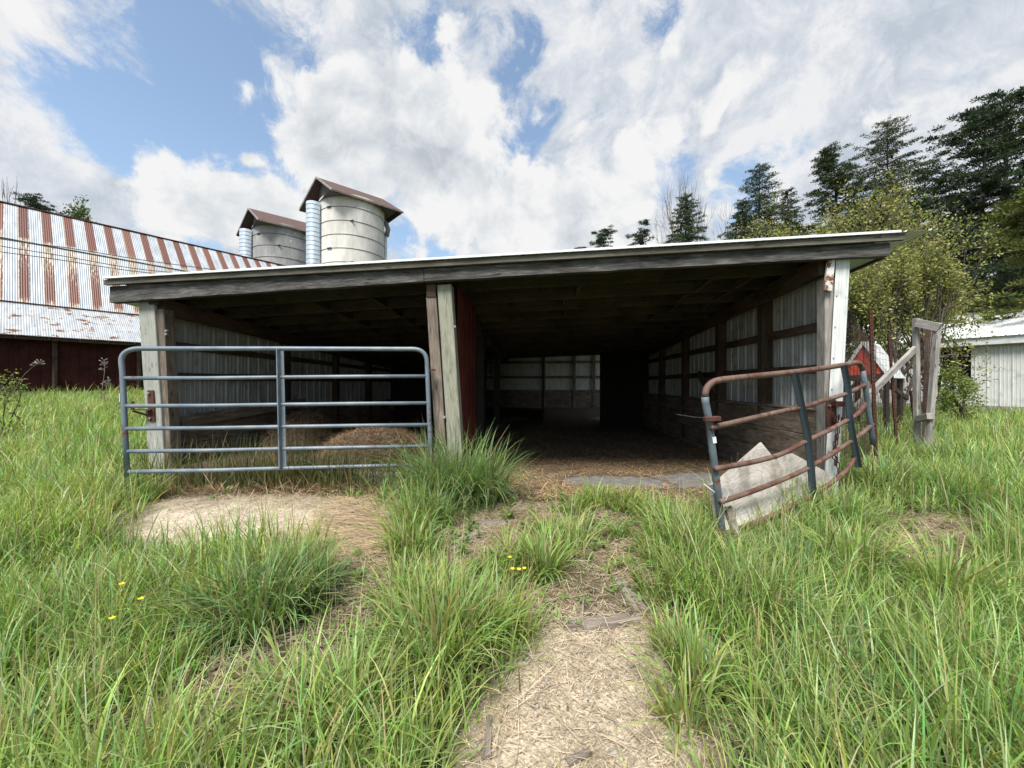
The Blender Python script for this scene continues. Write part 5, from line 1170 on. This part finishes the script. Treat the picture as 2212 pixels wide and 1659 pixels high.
def weeds():
    # broad leaved weeds and seeding grass stems scattered in the meadow
    vs, ls, ss, cs = [], [], [], []; N = 900; x, y = rng.uniform(-3.5, 4.2, N), rng.uniform(1.15, 4.2, N); ok = (np.abs(x) < 1.35*y) & ~inshed(x, y); x, y = x[ok], y[ok]; s, g, st, d = masks(x, y); ok = rng.random(len(x)) > np.maximum(s, g)*1.5; x, y = x[ok], y[ok]; ps = []
    for X_, Y_ in zip(x, y):
        n = int(5+7*rng.random()); h = .03+.13*rng.random(); b = np.stack([X_+rng.normal(0, .015, n), Y_+rng.normal(0, .015, n), gz(X_+np.zeros(n), Y_+np.zeros(n))+h*rng.random(n)], 1)
        V, l, s_, k = blades(b, rng.random(n)*6.28, .03+.05*rng.random(n), .014+.016*rng.random(n), .7+.5*rng.random(n), rng.random(n)*.9, 3); cc = np.array((.17, .28, .07))*(.7+.6*rng.random(n))[:, None]; ps.append((V, l, s_, np.repeat(cc, k, 0)))
    N = 700; x, y = rng.uniform(-4, 4.5, N), rng.uniform(1.3, 4.3, N); ok = (np.abs(x) < 1.35*y) & ~inshed(x, y); x, y = x[ok], y[ok]; s, g, st, d = masks(x, y); ok = rng.random(len(x)) > np.maximum(np.maximum(s, g), st)*1.5; x, y = x[ok], y[ok]; n = len(x)
    ph = rng.random(n)*6.28; L = .42+.2*rng.random(n); V, l, s_, k = blades(np.stack([x, y, gz(x, y)], 1), ph, L, .003+0*x, rng.normal(0, .1, n), .1+.3*rng.random(n), 5, taper=False)
    cc = np.array((.42, .40, .20))*(.7+.5*rng.random(n))[:, None]; ps.append((V, l, s_, np.repeat(cc, k, 0)))
    V, l, s, c = joined(ps); o = np_mesh('weeds', V, l, s, 'grass', None, c, loc=(0, 0, -1.5)); tag(o, 'broad leaved weeds and pale stems mixed into the grass', 'weeds', kind='stuff')
weeds()
def straw():
    ps = []
    def lay(x, y, L, col, lift=.012, wd=.0028, zf=None, tilt=.12, var=.55, phb=None):
        N = len(x); ph = rng.random(N)*6.283 if phb is None else rng.normal(phb, .5, N)+math.pi*(rng.random(N) < .5); z = (gz(x, y) if zf is None else zf)+.003+np.abs(rng.normal(0, lift, N))
        V, l, s, k = blades(np.stack([x, y, z], 1), ph, L, wd*(.6+.9*rng.random(N)), 1.57-np.abs(rng.normal(0, tilt, N)), rng.normal(0.1, .25, N), 3, rng.normal(0, .5, N), taper=False)
        cc = np.array(col)*(1-var+2*var*rng.random(N))[:, None]; ps.append((V, l, s, np.repeat(cc, k, 0)))
    N = 110000; x, y = rng.uniform(-4.2, 5.2, N), rng.uniform(1.0, 4.9, N); ok = (np.abs(x) < 1.4*y+.3) & ~inshed(x, y); x, y = x[ok], y[ok]; s, g, st, d = masks(x, y)
    p = np.clip(st*.42+d*.38+g*.05+s*.05+.14, 0, 1); ok = rng.random(len(x)) < p; x, y = x[ok], y[ok]; N = len(x); lay(x, y, .05+.16*rng.random(N)**1.5, (.45, .375, .28))
    N = 16000; x, y = rng.uniform(-.2, 1.8, N), rng.uniform(1.1, 3.0, N); s, g, st, d = masks(x, y); ok = rng.random(N) < g*.8; x, y = x[ok], y[ok]; N = len(x); lay(x, y, .015+.035*rng.random(N), (.46, .39, .30), .004, .003)
    N = 2600; a = rng.uniform(AL-.05, -.95, N); b = rng.normal(-.30, .07, N); x, y = a*CA+b*SA, Y0-a*SA+b*CA; lay(x, y, .10+.2*rng.random(N), (.46, .33, .22), .035, .004, tilt=.45)
    N = 9000; x, y = rng.uniform(-1.75, -.9, N), rng.uniform(2.9, 4.1, N); s, g, st, d = masks(x, y); ok = rng.random(N) < np.maximum(st, s*.6); x, y = x[ok], y[ok]; N = len(x); lay(x, y, .12+.22*rng.random(N), (.55, .43, .29), .012, .003, tilt=.05, phb=.05)
    # straw strewn over the shed floor
    N = 24000; a = rng.uniform(-.6, AR, N); b = -.25+6*rng.random(N)**1.25; pn = .5+.5*np.sin(a*2.2+b*1.5)*np.sin(b*2.7+a); pt = (((a-1.25)/.7)**2+((b-.62)/.3)**2 < 1) | (((a-2.5)/.7)**2+((b-.75)/.4)**2 < 1)
    ok = (rng.random(N) < .35+.65*pn) & ~(pt & (rng.random(N) < .93)); a, b = a[ok], b[ok]; N = len(a); x, y = a*CA+b*SA, Y0-a*SA+b*CA; front = np.clip(1-b/1.2, .25, 1)
    lay(x, y, .05+.14*rng.random(N), (.50, .35, .19), .008, .0035, zf=-1.228)
    V, l, s, c = joined(ps); o = np_mesh('straw', V, l, s, 'hay', None, c, loc=(0, 0, -1.5)); tag(o, 'dry straw strewn over the path, bare patches and shed floor', 'straw', kind='stuff')
straw()
def pebbles():
    N = 9000; x, y = rng.uniform(-4, 2.2, N), rng.uniform(1.0, 4.2, N); s, g, st, d = masks(x, y); ok = rng.random(N) < np.maximum(g*.9, s*.8)+d*.25; x, y = x[ok], y[ok]; N = len(x); r = .002+.008*rng.random(N)**5; z = gz(x, y)+r*.3
    o8 = np.array([(1, 0, 0), (0, 1, 0), (-1, 0, 0), (0, -1, 0), (0, 0, .8), (0, 0, -.8)]); V = np.stack([x, y, z], 1)[:, None]+o8[None]*r[:, None, None]*(1+.4*rng.random((N, 6, 1)))
    tri = np.array([(0, 1, 4), (1, 2, 4), (2, 3, 4), (3, 0, 4), (1, 0, 5), (2, 1, 5), (3, 2, 5), (0, 3, 5)]).ravel(); l = (np.arange(N)[:, None]*6+tri[None]).ravel()
    o = np_mesh('gravel', V.reshape(-1, 3), l, np.arange(N*8)*3, 'stone', None, None, loc=(0, 0, -1.5)); tag(o, 'fine gravel and grit on the bare path and sand patch', 'gravel', kind='stuff')
pebbles()
